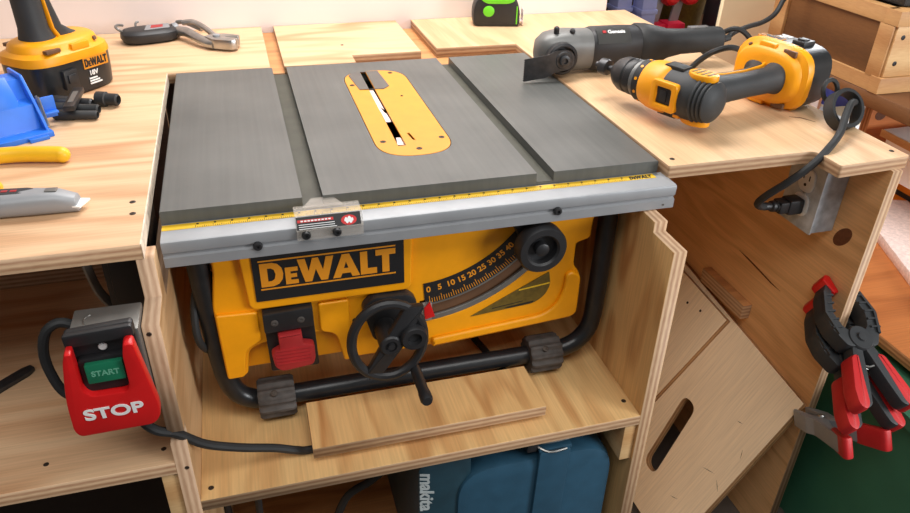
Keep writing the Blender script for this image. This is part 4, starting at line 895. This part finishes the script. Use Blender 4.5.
# ================================================================== CLAMPS
def spring_clamp(label, P, J, Wd, size=1.0, spread=.36):
    """P pivot, J direction the jaws point, Wd direction in which they open"""
    hs = .84
    J = Vector(J).normalized(); Wd = Vector(Wd); Wd = (Wd-J*Wd.dot(J)).normalized(); D = Wd.cross(J)
    T = cols(Wd*size, J*size, D*size, P)
    t = thing('spring_clamp', label, 'clamp', mx=T)
    kw = dict(parent=t, world=False)
    for s in (-1, 1):
        f = lambda pts: [(s*p[0], p[1] if p[1] > -.013 else p[1]*hs) for p in (pts if s > 0 else pts[::-1])]
        # jaw: a C-shaped web with ribs
        o = rpoly(f([(.004,-.012),(.022,-.010),(.034,.012),(.036,.034),(.026,.062),(.014,.078),(.008,.074),(.016,.056),(.023,.034),(.018,.016),(.006,.006)]), .004, 3)
        b = B(); prism(b, o, -.011, .011, Matrix.Identity(4), .0015); jw = obj('jaw', b, M['smoke'], mw=T, **kw)
        b = B()
        for k in range(5):
            y = .014+k*.011
            xo = .034 if y < .04 else .034-(y-.04)*.36
            box(b, s*(xo-.013) if s > 0 else s*xo, s*xo if s > 0 else s*(xo-.013), y-.0012, y+.0012, .0105, .0135)
        prism(b, rpoly(f([(.030,.004),(.037,.034),(.027,.063),(.024,.062),(.0335,.034),(.027,.006)]), .001, 2), .0105, .0138, Matrix.Identity(4))
        obj('jaw_rib', b, M['smoke'], mw=T, parent=jw, world=False)
        b = B(); prism(b, rpoly(f([(.003,.062),(.011,.060),(.020,.080),(.013,.088),(.007,.086)]), .003, 3), -.0125, .0125, Matrix.Identity(4), .002); obj('jaw_pad', b, M['red'], mw=T, parent=jw, world=False)
        # lever: crosses over below the pivot
        a = spread
        hnd = rpoly(f([(-.006,.006),(.010,.002),(.017,-.020),(.031,-.075),(.033,-.096),(.027,-.104),(.019,-.098),(.011,-.065),(.002,-.022)]), .004, 3)
        b = B(); prism(b, hnd, -.0095+s*.001, .0095+s*.001, Matrix.Identity(4), .003); lv = obj('lever', b, M['smoke'], mw=T, **kw)
        gp = rpoly(f([(.0125,-.024),(.0235,-.026),(.0385,-.076),(.0405,-.100),(.032,-.1075),(.0245,-.098),(.0195,-.066)]), .005, 3)
        b = B(); prism(b, gp, -.0115, .0115, Matrix.Identity(4), .004); obj('handle_grip', b, M['cred'], mw=T, parent=lv, world=False)
    b = B(); lathe(b, [(.015,-.0125),(.016,-.011),(.016,.011),(.015,.0125),(.006,.0125),(.005,.0150),(0,.0155)], Matrix.Identity(4), 24); pv = obj('pivot', b, M['smoke'], mw=T, **kw)
    b = B(); tube(b, [(.014*math.cos(k*.5)*.8, -.026+.010*math.sin(k*.5), -.007+k*.0006) for k in range(24)], .0014, 6); obj('spring', b, M['steel'], mw=T, **kw)
spring_clamp('black spring clamp with red grips gripping the panel edge, nearer and higher', (.8960,-.106,-.2640), (.115,.88,.455), (.98,-.035,-.10), 1.17)
spring_clamp('black spring clamp with red grips, partly hidden below and left of the other', (.8925,-.106,-.3010), (.110,.88,.455), (.98,-.035,-.10), 1.17)
def metal_clamp():
    P = Vector((.8850,-.113,-.4160)); J = Vector((.069,.884,-.462)).normalized(); Wd = Vector((.9975,-.0566,.0413)); Wd = (Wd-J*Wd.dot(J)).normalized(); D = Wd.cross(J)
    T = cols(Wd, J, D, P)
    t = thing('metal_clamp', 'silver steel spring clamp with red tips gripping the leaning panel corner', 'clamp', mx=T)
    kw = dict(parent=t, world=False)
    for s in (-1, 1):
        f = lambda pts: [(s*p[0], p[1]) for p in (pts if s > 0 else pts[::-1])]
        b = B(); prism(b, rpoly(f([(.008,.050),(.014,.048),(.020,.010),(.016,-.005),(.024,-.040),(.036,-.090),(.026,-.092),(.012,-.040),(-.006,-.006),(.006,.012)]), .003, 3), -.013, .013, Matrix.Identity(4), .0012); a_ = obj('clamp_arm', b, M['alu'], mw=T, **kw)
        b = B(); prism(b, rpoly(f([(.0155,-.052),(.0250,-.054),(.0385,-.094),(.036,-.100),(.026,-.100),(.0230,-.094)]), .003, 3), -.0155, .0155, Matrix.Identity(4), .003); obj('red_tip', b, M['cred'], mw=T, parent=a_, world=False)
    b = B(); lathe(b, [(0,-.016),(.004,-.0155),(.005,-.013),(.005,.013),(.004,.0155),(0,.016)], Matrix.Identity(4), 14); obj('pivot_pin', b, M['steel'], mw=T, **kw)
metal_clamp()

# ================================================================== RIGHT BACKGROUND
def right_side():
    # low shelf table to the right of the bench
    t = thing('low_table', 'low orange plywood table to the right of the bench', 'table', (1.45,0,-.75))
    board('table_top', rect(1.015,1.95,-.50,.60), .018, TR(0,0,-.328), M['plyo'], t)
    for x in (1.33,1.92):
        for y in (-.46,.57):
            b = B(); box(b, x-.02, x+.02, y-.02, y+.02, -.75, -.337, .002); obj('leg', b, M['pine'], t)
    # green bin below it
    g = thing('storage_bin', 'dark green plastic bin under the low orange table', 'bin', (1.14,-.05,-.75))
    b = B(); out = rect(.965,1.30,-.30,.28)
    loft(b, [(rpoly(rect(.985,1.285,-.285,.26), .03, 5), -.75), (rpoly(rect(.962,1.303,-.305,.285), .03, 5), -.362)]); obj('bin_body', b, M['bin'], g)
    b = B(); loft(b, [(rpoly(rect(.954,1.311,-.313,.293), .03, 5), -.372), (rpoly(rect(.954,1.311,-.313,.293), .03, 5), -.352)]); obj('bin_rim', b, M['bin'], g)
    b = B(); tube(b, [(1.02,-.32,-.43),(1.06,-.325,-.435),(1.10,-.325,-.430),(1.16,-.32,-.40),(1.2,-.318,-.36)], .0050, 8, sm=6); tag(obj('rope', b, M['ivory']), 'pale grey cord hanging across the front of the green bin', 'cord')
    # speckled plank on the low table
    d = Vector((-.38,-.925,0)).normalized()
    T = cols(d, Vector((0,0,1)).cross(d), (0,0,1), (1.275,.165,-.319))
    o = board('speckled_plank', rect(-.17,.55,-.055,.055), .019, T @ TR(0,0,.0098), M['plank']); tag(o, 'white plank dusted with sawdust lying on the low orange table', 'board')
    c = thing('tool_box', 'small orange and black case on the low table behind the white plank', 'case', (1.50,.36,-.319))
    b = B(); box(b, 1.392, 1.60, .290, .365, -.3185, -.275, .005); obj('case_body', b, M['oran'], c)
    b = B(); box(b, 1.389, 1.605, .287, .368, -.300, -.290, .002); obj('case_band', b, M['black'], c)
    # white topped box
    w = thing('white_table', 'white topped table with pine edging to the right of the bench corner', 'table', (1.55,.20,-.319))
    b = B(); prism(b, [(1.3080,.040),(1.80,.040),(1.80,.362),(1.3200,.3506)], -.170, -.156, Matrix.Identity(4), .001); obj('table_top', b, M['paper'], w)
    b = B(); prism(b, [(1.3050,.037),(1.3075,.037),(1.3195,.353),(1.3170,.353)], -.171, -.157, Matrix.Identity(4)); obj('edge_trim', b, M['pine'], w)
    b = B(); box(b, 1.328, 1.345, .05, .345, -.245, -.1705, .001); box(b, 1.345, 1.79, .05, .066, -.245, -.1705, .001); obj('apron', b, M['paper'], w)
    for x in (1.46,1.77):
        for y in (.085,.325):
            b = B(); box(b, x-.015, x+.015, y-.015, y+.015, -.3185, -.1705, .001); obj('leg', b, M['paper'], w)
    o = board('pine_plank', rect(0,.55,0.001,.2575), .020, FRONT(1.318,.400,-.319), M['plyo']); tag(o, 'orange pine panel with a knot standing behind the white table', 'board')
    kn = mat('dark_knot', srgb(96,56,34), .6, var=.2, vscale=150)
    link('knot', flat_mesh([[(.024+.013*math.cos(k*PI/10), .176+.011*math.sin(k*PI/10)) for k in range(20)]], .001), kn, o, FRONT(1.318,.3897,-.319))
    o = board('pine_post', rect(1.300,1.375,-.75,.10), .03, FRONT(0,.64,0), M['plyo']); tag(o, 'orange pine post standing behind the lying drill battery', 'post')
    b = B(); box(b, 1.376, 1.384, .60, .66, -.75, .10); tag(obj('white_strip', b, M['paper']), 'narrow white strip standing beside the orange pine post', 'strip')
    # clutter seen through the gap above the bench corner
    rt = thing('rear_table', 'pale low table holding the blue crate behind the bench corner', 'table', (1.8,.95,-.75))
    board('table_top', rect(1.42,2.3,.66,1.08), .018, TR(0,0,-.328), M['cream'], rt)
    for x, y in ((1.45,.70),(2.27,.70),(1.45,1.05),(2.27,1.05)):
        b = B(); box(b, x-.02, x+.02, y-.02, y+.02, -.75, -.337, .002); obj('leg', b, M['pine'], rt)
    o = thing('blue_crate', 'blue plastic crate behind the strap at the bench corner', 'crate', (1.73,.92,-.319))
    b = B(); loft(b, [(rpoly(rect(1.66,1.80,.86,.98), .01), -.3185), (rpoly(rect(1.65,1.81,.85,.99), .01), -.235)]); obj('crate_body', b, mat('deep_blue', srgb(60,70,170), .4), o)
    b = B(); loft(b, [(rpoly(rect(1.645,1.815,.845,.995), .01), -.238), (rpoly(rect(1.645,1.815,.845,.995), .01), -.226)]); obj('crate_rim', b, M['lav'], o)
    b = B(); box(b, 2.05, 2.9, 1.30, 1.6, -.75, .0, .004); tag(obj('dark_cabinet', b, mat('slate_grey', srgb(70,76,84), .5)), 'slate grey cabinet far behind the bench corner', 'cabinet')
    o = thing('paper_sheet', 'white sheet of paper lying in front of the blue crate', 'paper', (1.58,.76,-.319))
    b = B(); box(b, 1.50, 1.64, .68, .90, -.3185, -.3170); obj('sheet', b, M['paper'], o)
    # stand with a panelled box on it
    st = thing('side_stand', 'dark brown stand board carrying the panelled wooden box', 'stand', (1.5,.36,-.75))
    board('stand_top', [(1.150,.130),(2.0,.13),(2.0,.59),(1.150,.575)], .026, TR(0,0,-.0470), M['dark'], st)
    for x, y in ((1.97,.16),(1.97,.56),(1.97,.38)):
        b = B(); box(b, x-.02, x+.02, y-.02, y+.02, -.75, -.0605, .002); obj('leg', b, M['dark'], st)
    bx = thing('wooden_box', 'pine framed wooden box with brown panel at top right', 'box', (1.45,.36,-.0337))
    X0, Y0, Y1 = 1.150, .238, .545
    b = B(); box(b, X0+.006, 1.70, Y0+.012, Y1, -.0330, .088); obj('box_panel', b, M['hard'], bx)
    b = B(); box(b, X0, X0+.02, Y0+.02, Y1+.002, -.0335, -.0085, .001); obj('bottom_rail', b, M['pined'], bx)
    b = B(); box(b, X0, X0+.02, Y0+.02, Y1+.002, .0800, .1050, .001); obj('top_rail', b, M['pined'], bx)
    b = B(); box(b, X0-.0005, X0+.0195, Y0+.0045, Y0+.036, -.0085, .0800, .001); obj('stile', b, M['pined'], bx)
    b = B(); box(b, X0-.0005, X0+.0195, Y1-.035, Y1+.003, -.0085, .0800, .001); obj('stile', b, M['pined'], bx)
    b = B(); box(b, X0+.004, 1.72, Y0, Y0+.012, -.0050, .0800, .001); ep = obj('end_board', b, M['pine'], bx)
    b = B(); box(b, X0-.002, 1.72, Y0-.004, Y0+.02, -.0337, -.0055, .002); obj('base_moulding', b, M['pined'], bx)
    b = B(); box(b, X0-.001, 1.72, Y0-.002, Y0+.03, .0802, .1050, .001); obj('top_moulding', b, M['pined'], bx)
    for z in (.062,.018): screw_at(ep, (X0+.020,Y0-.0003,z), (0,-1,0), .0042, M['ink'])
    cs = thing('black_case', 'black case resting on top of the panelled wooden box', 'case', (1.4,.40,.1055))
    b = B(); box(b, 1.175, 1.34, .262, .52, .1055, .19, .006); obj('case_body', b, M['black'], cs)
    b = B(); box(b, 1.345, 1.52, .262, .52, .1055, .20, .006); obj('case_lid', b, M['drub'], cs)
    # cream sheet leaning behind
    o = board('cream_sheet', [(1.128,-.75),(1.385,-.75),(1.385,.35),(1.150,.35)], .012, FRONT(0,.712,0), M['cream']); tag(o, 'tall cream coloured sheet standing behind the drill and the wooden box', 'panel')
right_side()
def rear_rack():
    r = thing('storage_rack', 'dark shelf rack beyond the white wall at the rear', 'shelf', (1.35,1.45,-.75))
    Z = -.200
    b = B(); box(b, .95, 1.95, 1.45, 1.48, -.75, .5); obj('rack_back', b, mat('rack_back', srgb(70,56,48), .7, var=.2, vscale=10), r)
    b = B(); box(b, .95, 1.95, 1.10, 1.45, Z-.02, Z); obj('shelf_board', b, M['dark'], r)
    for x in (.965,1.935):
        b = B(); box(b, x-.015, x+.015, 1.10, 1.13, -.75, .5); obj('upright', b, M['dark'], r)
    for x, y, lbl in ((1.165,1.22,'lavender plastic box behind the bench, left of the pair'),(1.222,1.18,'lavender plastic box behind the bench, right of the pair')):
        t = thing('plastic_box', lbl, 'box', (x,y,Z))
        b = B(); box(b, x-.022, x+.024, y-.03, y+.03, Z+.0005, Z+.16, .006); obj('box_body', b, M['lav'], t)
        b = B(); box(b, x-.025, x+.027, y-.033, y+.033, Z+.085, Z+.098, .003); obj('box_lid', b, M['lav'], t)
    for x, lbl in ((1.285,'grey bar clamp with red jaws on the rear rack, left one'),(1.350,'grey bar clamp with red jaws on the rear rack, right one')):
        t = thing('bar_clamp', lbl, 'clamp', (x,1.24,Z))
        b = B(); box(b, x-.014, x+.014, 1.232, 1.240, Z+.002, .10, .001, TR(x,0,Z) @ Matrix.Rotation(.16,4,'Y') @ TR(-x,0,-Z)); obj('clamp_bar', b, M['alu'], t)
        b = B(); box(b, x-.030, x+.030, 1.20, 1.26, Z+.0005, Z+.042, .006); obj('fixed_jaw', b, mat('crimson', srgb(220,30,64), .4), t)
        b = B(); lathe(b, [(.018,0),(.028,.006),(.030,.02),(.026,.034),(.018,.04)], frame((x+.036,1.235,-.082),(.1,-1,.1)), 24); obj('clamp_knob', b, M['red'], t)
    b = B(); box(b, 1.36, 1.42, 1.13, 1.16, Z+.0005, Z+.045, .001); tag(obj('paper_card', b, M['paper']), 'white folded card in front of the bar clamps on the rear rack', 'card')
    t = thing('yellow_bucket', 'dull yellow tub on the rear rack behind the clamps', 'tub', (1.45,1.35,Z))
    b = B(); lathe(b, [(.060,0),(.075,.14),(.078,.15)], TR(1.45,1.345,Z+.0005), 28); obj('tub_body', b, M['olive'], t)
    b = B(); lathe(b, [(.078,.15),(.082,.152),(.082,.165),(.076,.167)], TR(1.45,1.345,Z+.0005), 28); obj('tub_rim', b, M['olive'], t)
    t = thing('power_supply', 'black and silver device at the right end of the rear rack', 'device', (1.48,1.19,Z))
    b = B(); box(b, 1.445, 1.510, 1.15, 1.22, Z+.0005, Z+.15, .006); obj('device_body', b, M['black'], t)
    b = B(); box(b, 1.458, 1.490, 1.144, 1.152, Z+.03, Z+.10, .003); obj('device_panel', b, M['lav'], t)
rear_rack()

# ================================================================== CAMERA AND LIGHT
def camera():
    R = ((0.96211544,-0.27175071,0.02203243),(-0.12346862,-0.50632724,-0.85345663),(0.24308306,0.81840349,-0.52069794))
    cam = bpy.data.cameras.new('camera'); o = bpy.data.objects.new('camera', cam); COL.objects.link(o)
    X = Vector(R[0]); Y = -Vector(R[1]); Z = -Vector(R[2])
    o.matrix_world = cols(X, Y, Z, (.1061475,-.75261649,.37596539))
    cam.sensor_fit = 'HORIZONTAL'; cam.sensor_width = 36; cam.lens = 739.13*36/910
    cam.clip_start = .01; cam.clip_end = 50
    SC.camera = o
camera()
def area(name, loc, target, sx, sy, power, col=(1,1,1)):
    l = bpy.data.lights.new(name, 'AREA'); l.shape = 'RECTANGLE'; l.size = sx; l.size_y = sy; l.energy = power; l.color = col
    o = bpy.data.objects.new(name, l); COL.objects.link(o)
    d = (Vector(loc)-Vector(target)).normalized()
    m = frame(loc, d, (1,0,0)); o.matrix_world = m
    return o
area('shop_lamp', (.44,.55,.92), (.44,.50,0), .9, .30, 15.5, (1,.975,.95))
area('garage_door_light', (.30,-1.30,1.95), (.45,.0,-.25), 2.6, 1.0, 39, (1,.98,.95))
area('side_daylight', (2.1,-1.5,.42), (1.42,.3,-.2), 1.0, .7, 40, (.96,.98,1))
area('rear_fill', (2.5,1.7,.8), (1.6,.8,-.3), 1.0, .8, 45, (.96,.98,1))  # fill lamp added to brighten the clutter behind the bench corner
w = bpy.data.worlds.new('world'); SC.world = w; w.use_nodes = True
w.node_tree.nodes['Background'].inputs['Color'].default_value = (.92,.96,1,1)
w.node_tree.nodes['Background'].inputs['Strength'].default_value = .17
vs = SC.view_settings
SC.display_settings.display_device = 'sRGB'
vs.view_transform = 'Standard'; vs.look = 'None'; vs.gamma = 1; vs.exposure = -0.1; vs.use_curve_mapping = False
